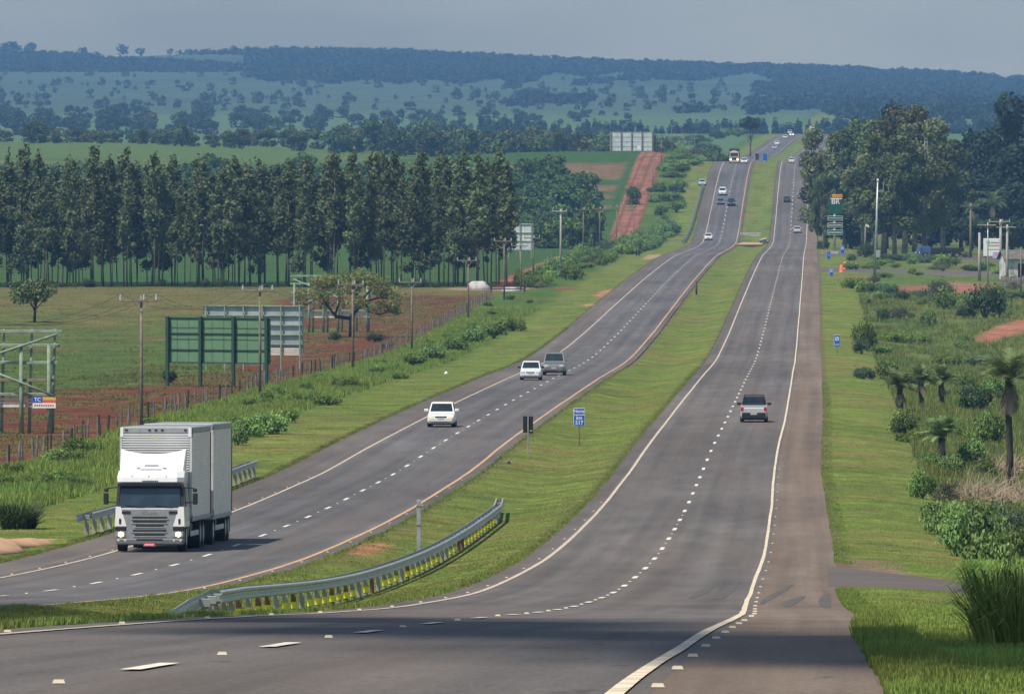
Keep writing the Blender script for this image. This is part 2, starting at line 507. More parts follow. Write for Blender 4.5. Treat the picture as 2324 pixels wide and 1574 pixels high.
M['red_soil'] = mat("red_earth", (0.23, 0.085, 0.045), 0.95, var=0.3, scale=1.2, bump=0.4)
M['sand'] = mat("sandy_earth", (0.42, 0.26, 0.15), 0.95, var=0.2, scale=1.0, bump=0.3)
M['brown_soil'] = mat("brown_earth", (0.27, 0.17, 0.10), 0.95, var=0.3, scale=1.5, bump=0.4)

# ------------------------------------------------------------------ ground sheet
def mixc(a, b, w):
    return a * (1 - w[..., None]) + np.array(b)[None, None, :] * w[..., None]

def build_ground():
    ds = np.concatenate([np.arange(-60, 40, 4.0), np.geomspace(40, 12500, 960)])
    us = list(np.arange(-66, 17, 0.6))
    g = 0.6
    x = us[-1]
    while x < 6500:
        g *= 1.062; x += g; us.append(x)
    g = 0.6; x = us[0]
    while x > -6500:
        g *= 1.062; x -= g; us.insert(0, x)
    us = np.array(us)
    for e in (U_OUT_L, U_IN_L, U_IN_R, U_OUT_R):
        for off in (-0.16, 0.16):
            us = np.append(us, e + off)
    us = np.append(us, np.arange(1.3, 2.9, 0.07))
    us = np.unique(np.round(us, 3))
    U, D = np.meshgrid(us, ds)
    H = drop(U, D)
    inside = ((U > U_OUT_L + 0.1) & (U < U_IN_L - 0.1)) | ((U > U_IN_R + 0.1) & (U < UR(D) - 0.1))
    H = H + np.where(inside & (D < 5200), 0.22, 0.0)
    H = H - np.where(~inside & (D < 5200) & ((np.abs(U - U_OUT_L) < 0.4) | (np.abs(U - U_IN_L) < 0.4) | (np.abs(U - U_IN_R) < 0.4) | (np.abs(U - UR(D)) < 0.4)), 0.012, 0.0)
    X = U + XR(D)
    a = CX + F * X / np.maximum(D, 30)
    V = np.stack([X, D, CZ - H], -1).reshape(-1, 3)
    # colours of the ground cover itself
    n1 = fnoise(X / 9.0, D / 22.0, 21); n2 = fnoise(X / 2.2, D / 6.0, 31); n3 = fnoise(X / 40.0, D / 60.0, 41)
    C = np.zeros(U.shape + (3,)); C[:] = (0.138, 0.182, 0.032)
    C = mixc(C, (0.175, 0.165, 0.045), sst(0.5, 0.72, n1) * 0.75)
    C = mixc(C, (0.075, 0.125, 0.02), sst(0.52, 0.75, n2) * 0.6)
    # rank weeds beyond the mown strip
    weeds = sst(-29.5, -32.0, U + 1.6 * (n2 - 0.5) * 2)
    C = mixc(C, (0.07, 0.125, 0.022), weeds)
    C = mixc(C, (0.12, 0.155, 0.03), weeds * sst(0.52, 0.7, n1) * 0.8)
    right = sst(7.0, 9.5, U + 2.0 * (n2 - 0.5) * 2)
    C = mixc(C, (0.10, 0.145, 0.032), right)
    C = mixc(C, (0.17, 0.15, 0.055), right * sst(0.5, 0.7, n1) * 0.7)
    C = mixc(C, (0.075, 0.13, 0.025), right * sst(0.55, 0.75, n3) * 0.8)
    # pasture left of the fence
    past = sst(-38.4, -39.2, U)
    Pc = np.zeros_like(C); Pc[:] = (0.078, 0.122, 0.024)
    Pc = mixc(Pc, (0.135, 0.125, 0.036), sst(880, 1120, D + 110 * (n1 - 0.5)))
    Pc = mixc(Pc, (0.20, 0.115, 0.055), sst(0.62, 0.8, n1) * sst(800, 900, D) * 0.55)
    Pc = mixc(Pc, (0.055, 0.085, 0.022), sst(0.58, 0.75, n2) * 0.6)
    wred = np.interp(D[:, 0], [300, 450, 640, 690, 770, 900, 1000, 1106, 1190], [40, 34, 21, 10.5, 8.5, 15, 19, 24, 28])[:, None]
    red = sst(0.0, 1.6, wred + U + 39.2 + 5.0 * (n2 - 0.5)) * (1 - sst(1165, 1200, D)) * sst(330, 360, D)
    red = red * (1 - 0.8 * sst(0.0, 1.0, 1 - ((U + 52.0) / 7.0) ** 2 - ((D - 978) / 22.0) ** 2))
    redc = np.zeros_like(C); redc[:] = (0.135, 0.046, 0.022)
    redc = mixc(redc, (0.115, 0.098, 0.026), sst(0.40, 0.58, fnoise(X / 3.0, D / 10.0, 51)) * 0.85)
    redc = mixc(redc, (0.062, 0.026, 0.018), sst(0.62, 0.75, fnoise(X / 1.4, D / 5.0, 61)) * 0.8)
    Pc = Pc * (1 - red[..., None]) + redc * red[..., None]
    soy = sst(1236, 1252, D)
    soyc = np.zeros_like(C); soyc[:] = (0.048, 0.098, 0.022)
    soyc = mixc(soyc, (0.040, 0.096, 0.02), sst(2080, 2300, D) * np.ones_like(D))
    soyc = mixc(soyc, (0.035, 0.105, 0.026), sst(0.5, 0.7, n3) * 0.6)
    st = sst(0.53, 0.62, fnoise(X / 260.0, D / 14.0, 71)) * sst(2380, 2480, D) * (1 - sst(2760, 2800, D))
    soyc = mixc(soyc, (0.25, 0.145, 0.075), st * 0.65 * sst(0.4, 0.55, fnoise(X / 120.0, D / 30.0, 75)))
    br = sst(-45, -47, U) * (1 - sst(-76, -90, U)) * sst(2130, 2150, D) * (1 - sst(2330, 2350, D)) * sst(0.45, 0.6, fnoise(X / 60, D / 16.0, 81))
    soyc = mixc(soyc, (0.20, 0.115, 0.06), br * 0.8)
    Pc = Pc * (1 - soy[..., None]) + soyc * soy[..., None]
    C = C * (1 - past[..., None]) + Pc * past[..., None]
    # red farm track beside the pole line
    hw = np.interp(D[:, 0], [1230, 1500, 1980, 2060, 2440], [2.2, 2.4, 2.2, 3.2, 3.9])[:, None]
    tr = sst(0.0, 0.7, hw - np.abs(U + 40.6) + 0.9 * (n2 - 0.5)) * sst(1225, 1238, D) * (1 - sst(2430, 2450, D))
    trc = np.zeros_like(C); trc[:] = (0.29, 0.125, 0.072)
    trc = mixc(trc, (0.19, 0.075, 0.045), sst(0.5, 0.7, n2))
    trc = mixc(trc, (0.15, 0.058, 0.036), sst(0.55, 0.75, np.sin((U + 40.6) * 2.6)) * 0.8)
    trc = mixc(trc, (0.13, 0.12, 0.035), sst(0.75, 0.2, np.abs(U + 41.0)) * sst(2050, 2100, D) * sst(0.4, 0.6, n1))
    C = C * (1 - tr[..., None]) + trc * tr[..., None]
    # verge between pole line and road far off, and distant land
    C = mixc(C, (0.085, 0.14, 0.032), sst(2440, 2700, D) * (1 - sst(3000, 3400, D)) * sst(-36, -39, U))
    C = mixc(C, (0.085, 0.15, 0.06), sst(2990, 3200, D) * (1 - (np.abs(U + 11) < 24)))
    hillc = np.zeros_like(C); hillc[:] = (0.070, 0.108, 0.070)
    hillc = mixc(hillc, (0.052, 0.085, 0.055), sst(0.45, 0.65, fnoise(X / 130.0, D / 90.0, 91)))
    fw = sst(5300, 5900, D)
    C = C * (1 - fw[..., None]) + hillc * fw[..., None]
    # earth patches on the right
    for (x, y, ru, rd, col) in EARTH:
        u, d, _ = hit(x, y)
        m = sst(1.25, 0.75, np.sqrt(((U - u) / ru) ** 2 + ((D - d) / rd) ** 2) + 1.1 * (n2 - 0.5))
        C = mixc(C, col, m)
    sc_ = sst(0.70, 0.80, fnoise(X / 1.3, D / 4.5, 101)) * (np.abs(U + 11) < 42) * (D < 1300)
    C = mixc(C, (0.20, 0.12, 0.065), sc_ * 0.55)
    # bare margin along the paved edges
    for e in (U_OUT_L, U_IN_L, U_IN_R, UR(D)):
        m = sst(0.45, 0.1, np.abs(U - e) + 0.5 * (n2 - 0.5)) * (D < 4500)
        C = mixc(C, (0.13, 0.095, 0.06), m * 0.6)
    nr, nc = U.shape
    idx = np.arange(nr * nc).reshape(nr, nc)
    Fq = np.stack([idx[:-1, :-1], idx[:-1, 1:], idx[1:, 1:], idx[1:, :-1]], -1).reshape(-1, 4)
    me = np_mesh("ground", V, Fq, M['ground'], C.reshape(-1, 3), smooth=True)
    o = link("ground", me)
    tag(o, "rolling green farmland and verges around the highway", "ground", kind='structure')

EARTH = [  # picture column, row, half width in m, half length in m, colour of the soil
    (2085, 655, 8.5, 24, (0.27, 0.11, 0.065)), (2185, 655, 4.5, 42, (0.30, 0.14, 0.085)), (2175, 620, 3.0, 30, (0.22, 0.14, 0.09)),
    (2236, 771, 1.5, 13, (0.30, 0.13, 0.075)), (2258, 762, 1.9, 14, (0.33, 0.14, 0.08)), (2282, 752, 2.0, 14, (0.33, 0.14, 0.08)), (2308, 742, 2.2, 15, (0.33, 0.14, 0.08)), (2334, 735, 2.4, 15, (0.33, 0.14, 0.08)),
    (1930, 627, 3.5, 10, (0.24, 0.13, 0.07)), (2310, 575, 8.0, 40, (0.22, 0.16, 0.13)), (2150, 600, 4.0, 20, (0.2, 0.15, 0.1)),
    (1285, 655, 1.5, 14, (0.2, 0.085, 0.05)), (1340, 692, 0.9, 9, (0.40, 0.25, 0.13)), (1480, 582, 1.3, 55, (0.36, 0.25, 0.14)),
    (1375, 665, 1.1, 30, (0.36, 0.2, 0.1)), (1940, 1290, 1.6, 16, (0.2, 0.14, 0.09)), (1120, 655, 6.0, 14, (0.30, 0.2, 0.14)),
    (830, 1242, 0.85, 10, (0.42, 0.20, 0.10)), (2215, 685, 1.5, 18, (0.28, 0.13, 0.08)),
]

# ------------------------------------------------------------------ paved strips and painted lines
DR = np.concatenate([np.arange(-50, 320, 2.0), np.geomspace(320, 5100, 760)])
def strip(name, u0, u1, mat_, zo=0.0, d0=-50, d1=5100, n=2, jit=(0, 0), seed=3, wav=0.0):
    dd = np.unique(np.concatenate([[d0], DR[(DR > d0) & (DR < d1)], [d1]]))
    w = np.linspace(0, 1, n)
    j0 = jit[0] * 2 * (fnoise(dd / 11.0, dd * 0 + 0.5, seed) - 0.5) + wav * 2 * (fnoise(dd / 40, dd * 0, seed + 7) - 0.5)
    j1 = jit[1] * 2 * (fnoise(dd / 11.0, dd * 0 + 7.5, seed) - 0.5) + wav * 2 * (fnoise(dd / 40, dd * 0, seed + 7) - 0.5)
    if callable(u1): u1 = u1(dd)
    U = (u0 + j0)[:, None] * (1 - w) + (u1 + j1)[:, None] * w
    D = np.repeat(dd[:, None], n, 1)
    V = np.stack([U + XR(D), D, CZ - HR(D) + zo], -1).reshape(-1, 3)
    idx = np.arange(len(dd) * n).reshape(len(dd), n)
    Fq = np.stack([idx[:-1, :-1], idx[:-1, 1:], idx[1:, 1:], idx[1:, :-1]], -1).reshape(-1, 4)
    me = np_mesh(name, V, Fq, mat_, None, np.stack([U, D], -1).reshape(-1, 2))
    return tag(link(name, me), kind='structure')

def dashes(name, u, mat_, phase, length=4.0, pitch=16.0, w=0.15, d0=-30, d1=4600, zo=0.014):
    V, Fq, UV = [], [], []
    for s in np.arange(d0 + (phase - d0) % pitch, d1, pitch):
        ks = np.linspace(s - length / 2, s + length / 2, 3)
        b = len(V)
        for k in ks:
            for q in (-w / 2, w / 2):
                V.append((u + q + float(XR(k)), k, CZ - float(HR(k)) + zo)); UV.append((u + q, k))
        for i in range(2):
            Fq.append((b + 2*i, b + 2*i + 1, b + 2*i + 3, b + 2*i + 2))
    me = np_mesh(name, V, Fq, mat_, None, UV)
    return tag(link(name, me), kind='structure')

def build_roads():
    asph = asphalt_mat("asphalt", (0.112, 0.100, 0.093), 0.07, 0.9)
    asph2 = asphalt_mat("asphalt_oncoming", (0.104, 0.098, 0.098), 0.08, -21.5)
    sho = asphalt_mat("shoulder_asphalt", (0.152, 0.117, 0.09))
    sho2 = asphalt_mat("outer_shoulder_asphalt", (0.112, 0.096, 0.087))
    white = paint_mat("white_road_paint", (0.60, 0.51, 0.38))
    dirty = paint_mat("dirty_road_paint", (0.50, 0.42, 0.33))
    ochre = paint_mat("ochre_road_paint", (0.50, 0.31, 0.17))
    dash_m = paint_mat("dash_road_paint", (0.66, 0.61, 0.52))
    o = strip("road", U_L - 0.18, U_R + 0.2, asph, n=5); tag(o, "carriageway with traffic driving away", "road")
    o = strip("road", U_O - 0.18, U_I + 0.18, asph2, n=5); tag(o, "carriageway with oncoming traffic", "road")
    strip("road_shoulder", U_R + 0.2, UR, sho, n=3, jit=(0, 0.10))
    strip("road_shoulder", U_OUT_L, U_O - 0.18, sho2, n=3, jit=(0.10, 0))
    strip("road_shoulder", U_IN_R, U_L - 0.18, sho2, n=2, jit=(0.09, 0))
    strip("road_shoulder", U_I + 0.18, U_IN_L, sho2, n=2, jit=(0, 0.09))
    strip("road_marking", U_R - 0.055, U_R + 0.055, white, 0.012, d1=4200, jit=(0.012, 0.012), wav=0.03)
    strip("road_marking", U_L - 0.07, U_L + 0.07, dirty, 0.012, d1=4200, jit=(0.015, 0.015), wav=0.03, seed=5)
    strip("road_marking", U_O - 0.065, U_O + 0.065, dirty, 0.012, d1=4200, jit=(0.015, 0.015), wav=0.04, seed=8)
    strip("road_marking", U_I - 0.08, U_I + 0.08, ochre, 0.012, d1=4200, jit=(0.02, 0.02), wav=0.04, seed=11)
    dashes("road_marking", U_D, dash_m, 66.4)
    dashes("road_marking", U_LD, dash_m, 296.0)
    # reflective road studs: every one a small tapered block
    stud_m = mat("road_stud_shell", (0.46, 0.40, 0.28), 0.6)
    mb = MB(); mb.hexa([(-.042,-.05,0),(.042,-.05,0),(.042,.05,0),(-.042,.05,0),(-.032,-.03,.02),(.032,-.03,.02),(.032,.03,.02),(-.032,.03,.02)])
    proto = mb.build("road_stud", stud_m)
    tag(proto, "small cream reflective road stud between the lane dashes", "road stud", "road studs between the lane dashes")
    first = True
    def stud(u, d, label, group):
        nonlocal first
        o = proto if first else proto.copy()
        if not first: COL.objects.link(o)
        first = False
        o.location = (ux(u, d), d, CZ - float(HR(d)) + 0.010)
        o['label'] = label; o['group'] = group
    for k in range(1, 22):
        stud(U_D, 66.4 + 16 * k - 24 + 0.0, "small cream reflective road stud between the lane dashes of the nearer carriageway", "road studs between the near lane dashes")
    for k in range(0, 24):
        stud(U_LD, 200 + (296 - 200) % 16 + 8 + 16 * k, "small cream reflective road stud between the lane dashes of the oncoming carriageway", "road studs between the oncoming lane dashes")
    for k in range(0, 32):
        stud(U_R + 0.21, 57 + (8 * k if k < 8 else 64 + 15 * (k - 8)), "small cream road stud just outside the right edge line", "road studs along the right edge line")
    for k in range(0, 20):
        stud(U_L - 0.21, 98 + 16 * k, "small cream road stud beside the median edge line of the nearer carriageway", "road studs along the near median line")
    for k in range(0, 16):
        stud(U_I + 0.2, 205 + 16 * k, "small cream road stud beside the ochre median line of the oncoming carriageway", "road studs along the ochre line")
    for k in range(0, 24):
        stud(U_O - 0.2, 220 + 10 * k, "small cream road stud beside the outer line of the oncoming carriageway", "road studs along the oncoming outer line")
    # tyre marks rubbed onto the shoulder where vehicles turn off
    rub = mat("tyre_rubber_marks", (0.086, 0.076, 0.069), 0.85, var=0.2, scale=0.9)
    for (u0, d0, u1, d1, w) in ((0.9, 195, 1.35, 232, .22), (1.7, 190, 2.0, 240, .2), (0.35, 205, 1.1, 262, .16), (-1.4, 225, -1.1, 262, .2), (-0.7, 222, -0.5, 268, .2)):
        V, Fq, UV = [], [], []
        for i, t in enumerate(np.linspace(0, 1, 12)):
            d = d0 + (d1 - d0) * t; u = u0 + (u1 - u0) * t ** 1.6
            ww = 1.5 * w * (0.35 + 0.65 * math.sin(math.pi * min(max(t, 0.05), 0.95)))
            for q in (-ww / 2, ww / 2):
                V.append((u + q + float(XR(d)), d, CZ - float(HR(d)) + 0.005)); UV.append((q, d))
            if i: Fq.append((2*i - 2, 2*i - 1, 2*i + 1, 2*i))
        tag(link("road_marking", np_mesh("road_marking", V, Fq, rub, None, UV)), kind='structure')
    # side roads that leave to the right
    def side(pts, name):
        V, Fq, UV = [], [], []
        n = 24
        for i in range(n + 1):
            t = i / n
            u = np.interp(t, [0, 1], [pts[0][0], pts[-1][0]])
            lo = np.interp(u, [p[0] for p in pts], [p[1] for p in pts]); hi = np.interp(u, [p[0] for p in pts], [p[2] for p in pts])
            for q in range(7):
                d = lo + (hi - lo) * q / 6 + (0.9 * (random.random() - .5) if q in (0, 6) else 0)
                V.append((u + float(XR(d)), d, float(gz(u, d)) + (-0.04 if q in (0, 6) else 0.04))); UV.append((d, u))
        for i in range(n):
            for q in range(6):
                b = i * 7 + q
                Fq.append((b, b + 7, b + 8, b + 1))
        tag(link(name, np_mesh(name, V, Fq, sho2, None, UV)), kind='structure')
    side([(2.1, 252, 300), (4.0, 254, 287), (9, 246, 272), (26, 225, 250)], "side_road")
    side([(2.1, 1370, 1455), (6, 1385, 1435), (30, 1340, 1395), (60, 1300, 1360)], "side_road")
    side([(2.1, 1590, 1680), (8, 1600, 1660), (14, 1610, 1650)], "side_road")
    side([(16, 1560, 1640), (34, 1540, 1630), (70, 1520, 1640)], "side_road")

# ------------------------------------------------------------------ foliage meshes
def crown_arrays(blobs, n, size, seed, tint, up=0.35, clump=0.25, drop_=0.0, fuzz=0.0):
    r = np.random.default_rng(seed)
    B = np.array(blobs, float)
    wgt = (B[:, 3] * B[:, 4] * B[:, 5]) ** (2 / 3.0); wgt /= wgt.sum()
    k = r.choice(len(B), n, p=wgt)
    dr = r.normal(size=(n, 3)); dr /= np.linalg.norm(dr, axis=1)[:, None]
    rad = 0.55 + 0.5 * np.sqrt(r.random(n)) + fuzz * np.abs(r.normal(size=n)) * (r.random(n) < 0.5) - fuzz * 0.5 * r.random(n)
    lump = 1.0 + 0.18 * np.sin(dr[:, 0] * 5 + k) * np.sin(dr[:, 1] * 4 + 2 * k) 
    c = B[k, :3] + dr * rad[:, None] * lump[:, None] * B[k, 3:6]
    nrm = dr * 0.7 + r.normal(size=(n, 3)) * 0.55 + np.array([0, 0, up])
    nrm /= np.linalg.norm(nrm, axis=1)[:, None]
    t1 = np.cross(nrm, r.normal(size=(n, 3))); t1 /= np.linalg.norm(t1, axis=1)[:, None]
    t1[:, 2] -= drop_; t1 /= np.linalg.norm(t1, axis=1)[:, None]
    t2 = np.cross(nrm, t1); t2 /= np.maximum(np.linalg.norm(t2, axis=1), 1e-6)[:, None]
    s = size * (0.55 + 0.9 * r.random(n))
    e = 0.55 + 0.3 * r.random(n)
    a, b = t1 * s[:, None], t2 * (s * e)[:, None]
    bend = nrm * (0.12 * s)[:, None]
    V = np.stack([c - a, c + b + bend * 0, c + a - bend, c - b], 1).reshape(-1, 3)
    Fq = np.arange(4 * n).reshape(n, 4)
    bt = 1 + clump * (r.random(len(B))[k] * 2 - 1)
    ft = 0.8 + 0.4 * r.random(n)
    hue = r.random(n)
    col = np.array(tint)[None, :] * (bt * ft)[:, None]
    col[:, 0] *= 0.80 + 0.32 * hue
    return V, Fq, np.repeat(col, 4, 0)

def crown_mesh(name, *a, **k):
    V, Fq, c = crown_arrays(*a, **k)
    return np_mesh(name, V, Fq, M['leaf'], c)

def trunk_mesh(name, paths, mat_, n=7):
    mb = MB()
    for pts, rad in paths:
        mb.tube(pts, rad, n)
    me = bpy.data.meshes.new(name); me.from_pydata(mb.v, [], mb.f); me.materials.append(mat_)
    me.polygons.foreach_set("use_smooth", [True] * len(me.polygons)); me.update()
    return me

def tree(name, label, cat, loc, crown, trunk, group=None, rz=0, sc=1.0):
    t = thing(name, label, cat, loc, rz, group)
    t.scale = sc if hasattr(sc, '__len__') else (sc, sc, sc)
    link("trunk", trunk, t); link("crown", crown, t)
    return t

def broad_crown(seed, H=9.0, R=4.2, n=900, size=0.42, tint=(0.05, 0.085, 0.025), base=0.28, k=16, flat=1.0):
    r = np.random.default_rng(seed)
    blobs = []
    for i in range(k):
        a = r.random() * 6.283; q = R * math.sqrt(r.random()) * 0.8
        top = math.sqrt(max(0.0, 1 - (q / R) ** 2))
        z = H * (base + 0.1) + (H * (1 - base - 0.1) * flat) * (0.15 + 0.75 * top * (0.45 + 0.55 * r.random()))
        rr_ = R * (0.26 + 0.2 * r.random())
        blobs.append((q * math.cos(a), q * math.sin(a), z, rr_, rr_, rr_ * (0.62 + 0.2 * r.random())))
    if base < 0.12:
        for i in range(7):
            a = i * 0.9 + r.random(); q = R * (0.3 + 0.45 * r.random()); rr_ = R * 0.3
            blobs.append((q * math.cos(a), q * math.sin(a), H * (0.10 + 0.16 * r.random()), rr_, rr_, rr_ * 0.9))
    return (blobs, n, size, seed, tint), {}

def broad_trunk(seed, H=9.0, R=4.2, r0=0.22):
    r = np.random.default_rng(seed + 99)
    paths = [([(0, 0, -0.3), (0.05, 0.02, H * 0.2), (0.1, -0.05, H * 0.4), (0.0, 0.05, H * 0.7)], [r0 * 1.3, r0, r0 * 0.8, r0 * 0.3])]
    for i in range(6):
        a = i * 1.05 + r.random(); L = R * (0.45 + 0.3 * r.random()); z0 = H * (0.22 + 0.2 * r.random())
        paths.append(([(0.05, 0, z0), (L * 0.45 * math.cos(a), L * 0.45 * math.sin(a), z0 + H * 0.14), (L * math.cos(a), L * math.sin(a), z0 + H * 0.34)], [r0 * 0.55, r0 * 0.38, r0 * 0.12]))
    return paths

def both_mesh(name, crown_a, paths, barkmat):
    """crown and trunk in one mesh, for trees too small in the picture to show their parts"""
    V, Fq, c = crown_arrays(*crown_a[0], **crown_a[1])
    me = np_mesh(name, V, Fq, M['leaf'], c)
    return me

# ------------------------------------------------------------------ grass
def grass(name, U, D, h, w, nb, tint, seed, lean=0.5, sink=0.03, label=None):
    r = np.random.default_rng(seed)
    N = len(U)
    X = U + XR(D); Z = CZ - drop(U, D) - sink
    ang = r.random((N, nb)) * 6.283
    hh = h[:, None] * (0.55 + 0.6 * r.random((N, nb)))
    ox = (r.random((N, nb)) - 0.5) * h[:, None] * 0.7; oy = (r.random((N, nb)) - 0.5) * h[:, None] * 0.7
    bx = X[:, None] + ox; by = D[:, None] + oy
    ww = w * (0.6 + 0.8 * r.random((N, nb))) * (0.5 + h[:, None])
    lx, ly = np.cos(ang) * hh * lean * r.random((N, nb)), np.sin(ang) * hh * lean * r.random((N, nb))
    px, py = np.cos(ang + 1.57) * ww, np.sin(ang + 1.57) * ww
    z0 = np.repeat(Z[:, None], nb, 1)
    v0 = np.stack([bx - px, by - py, z0], -1); v1 = np.stack([bx + px, by + py, z0], -1)
    v2 = np.stack([bx + lx, by + ly, z0 + hh], -1)
    V = np.stack([v0, v1, v2], 2).reshape(-1, 3)
    Fq = np.arange(len(V)).reshape(-1, 3)
    pt = 0.75 + 0.5 * fnoise(X / 2.0, D / 5.0, seed)
    c = np.array(tint)[None, None, :] * (0.7 + 0.6 * r.random((N, nb, 1))) * pt[:, None, None]
    c[..., 0] *= (0.8 + 0.5 * fnoise(X / 5.0, D / 11.0, seed + 3))[:, None]
    c = np.repeat(c.reshape(-1, 3), 3, 0)
    o = link(name, np_mesh(name, V, Fq, M['grass'], c))
    return tag(o, label, "grass", kind='stuff')

def off_earth(u, d):
    ok = np.ones(len(u), bool)
    for (x, y, ru, rd, col) in EARTH:
        u0, d0, _ = hit(x, y)
        ok &= ((u - u0) / ru) ** 2 + ((d - d0) / rd) ** 2 > 1.0
    return ok

def off_side(u, d):
    lo = np.interp(u, [2.1, 4.0, 9, 26], [251, 253, 245, 224]); hi = np.interp(u, [2.1, 4.0, 9, 26], [301, 288, 273, 251])
    return ~((d > lo) & (d < hi) & (u > 1))

def build_grass():
    r = np.random.default_rng(11)
    n = 34000
    d = 440 * (1235 / 440.0) ** r.random(n); x = -60 + 900 * r.random(n); u = (x - CX) / F * d - XR(d)
    keep = (u < -50) & (fnoise((u + XR(d)) / 3.0, d / 9.0, 57) > 0.42)
    u, d = u[keep], d[keep]
    grass("pasture_grass", u, d, 0.06 + 0.22 * fnoise((u + XR(d)) / 6.0, d / 15.0, 58) ** 2, 0.03, 6, (0.135, 0.175, 0.04), 12, label="coarse grass tufts of the pasture left of the ploughed strip")
    # rank grass of the left verge
    n = 30000
    d = 300 * (1100 / 300.0) ** r.random(n)
    u = -31.0 - 7.6 * r.random(n)
    keep = fnoise((u + XR(d)) / 4.0, d / 10.0, 14) > 0.3
    u, d = u[keep], d[keep]
    grass("tall_grass", u, d, 0.14 + 0.5 * fnoise((u + XR(d)) / 3.0, d / 8.0, 15), 0.03, 7, (0.19, 0.265, 0.045), 3, label="rank green grass between the mown verge and the wire fence")
    # mown grass of the median and of the verges
    n = 60000
    d = 150 * (700 / 150.0) ** (r.random(n) ** 1.5); u = U_IN_L + 0.1 + (U_IN_R - U_IN_L - 0.2) * r.random(n)
    grass("median_grass", u, d, 0.03 + 0.07 * fnoise((u + XR(d)) / 1.0, d / 2.5, 16), 0.03, 4, (0.22, 0.28, 0.055), 4, label="short mown grass of the median strip")
    n = 62000
    d = 52 * (600 / 52.0) ** (r.random(n) ** 1.35); u = UR(d) + 0.05 + (0.5 + 6.5 * np.minimum(1, d / 90.0)) * r.random(n)
    keep = off_side(u, d); u, d = u[keep], d[keep]
    grass("verge_grass", u, d, 0.03 + 0.08 * fnoise((u + XR(d)) / 1.0, d / 2.5, 17), 0.022, 5, (0.21, 0.285, 0.05), 5, label="short mown grass of the verge beside the right shoulder")
    n = 32000
    d = 290 * (1000 / 290.0) ** (r.random(n) ** 1.4); u = U_OUT_L - 0.05 - 6.2 * r.random(n)
    grass("verge_grass", u, d, 0.03 + 0.07 * fnoise((u + XR(d)) / 1.0, d / 2.5, 18), 0.03, 4, (0.215, 0.27, 0.055), 6, label="short mown grass of the verge beside the oncoming carriageway")
    # ragged grass creeping over the paved edges
    n = 26000
    d = 52 * (700 / 52.0) ** (r.random(n) ** 1.2); u = UR(d) - 0.10 + 0.55 * r.random(n) ** 1.6
    keep = fnoise((u + XR(d)) / .5, d / 1.6, 22) > 0.36; keep &= off_side(u, d); u, d = u[keep], d[keep]
    grass("edge_grass", u, d, 0.04 + 0.16 * fnoise((u + XR(d)) / .8, d / 1.8, 23) ** 1.5, 0.022, 5, (0.17, 0.235, 0.04), 15, label="ragged grass creeping over the right shoulder edge")
    n = 30000
    d = 95 * (800 / 95.0) ** (r.random(n) ** 1.2); s_ = r.random(n) < .5
    u = np.where(s_, U_IN_R + 0.10 - 0.5 * r.random(n) ** 1.6, U_IN_L - 0.10 + 0.5 * r.random(n) ** 1.6)
    keep = (fnoise((u + XR(d)) / .5, d / 1.6, 24) > 0.36) & (s_ | (d > 180)); u, d = u[keep], d[keep]
    grass("edge_grass", u, d, 0.04 + 0.15 * fnoise((u + XR(d)) / .8, d / 1.8, 25) ** 1.5, 0.024, 5, (0.18, 0.235, 0.042), 16, label="ragged grass along both paved edges of the median")
    n = 16000
    d = 290 * (1000 / 290.0) ** (r.random(n) ** 1.2); u = U_OUT_L + 0.10 - 0.5 * r.random(n) ** 1.6
    keep = fnoise((u + XR(d)) / .5, d / 1.6, 26) > 0.36; u, d = u[keep], d[keep]
    grass("edge_grass", u, d, 0.04 + 0.15 * fnoise((u + XR(d)) / .8, d / 1.8, 27) ** 1.5, 0.024, 5, (0.17, 0.225, 0.04), 17, label="ragged grass along the outer shoulder of the oncoming carriageway")
    # rough growth on the right bank
    n = 60000
    d = 120 * (1250 / 120.0) ** r.random(n); u = 7.5 + 22 * r.random(n) ** 1.3 * np.minimum(1, d / 350)
    keep = fnoise((u + XR(d)) / 5.0, d / 12.0, 19) > 0.36
    keep &= off_earth(u, d) & off_side(u, d)
    u, d = u[keep], d[keep]
    grass("rough_grass", u, d, 0.2 + 0.6 * fnoise((u + XR(d)) / 4.0, d / 9.0, 20), 0.03, 7, (0.165, 0.215, 0.05), 8, label="rough knee-high grass on the bank right of the shoulder")
    # lumps of weed in the ploughed strip
    n = 22000
    d = 430 * (1180 / 430.0) ** r.random(n); u = -39.6 - 17 * r.random(n)
    keep = fnoise((u + XR(d)) / 3.0, d / 10.0, 51) > 0.47
    u, d = u[keep], d[keep]
    grass("weeds", u, d, 0.08 + 0.16 * r.random(len(u)), 0.05, 5, (0.17, 0.165, 0.05), 9, label="patchy weeds coming up in the ploughed red strip")

# ------------------------------------------------------------------ trees and shrubs
TR = np.random.default_rng(23)
def pxm(d): return F / d       # picture pixels (2323 frame) per metre at depth d

def gum_arrays(seed, H):
    """slender plantation eucalyptus: a spire of loose clusters above a bare stem"""
    r = np.random.default_rng(seed)
    blobs = []
    z = H * (0.12 + 0.26 * r.random())
    while z < H - 0.5:
        t = (z - 0.22 * H) / (0.78 * H)
        R = (0.45 + 1.55 * (1 - t) ** 0.75) * (0.7 + 0.55 * r.random())
        for _ in range(1 + int(r.random() * 2.4 * (1 - t * 0.5))):
            a = r.random() * 6.283; q = R * (0.25 + 0.6 * r.random())
            rr_ = (0.38 + 0.42 * (1 - t)) * (0.6 + 0.6 * r.random()) * (0.75 if t < .2 else 1)
            blobs.append((q * math.cos(a), q * math.sin(a), z + 0.5 * r.random(), rr_, rr_, rr_ * 1.15))
        z += 0.55 + 0.35 * r.random()
    blobs.append((0, 0, H - 0.5, 0.34, 0.34, 0.9))
    return blobs

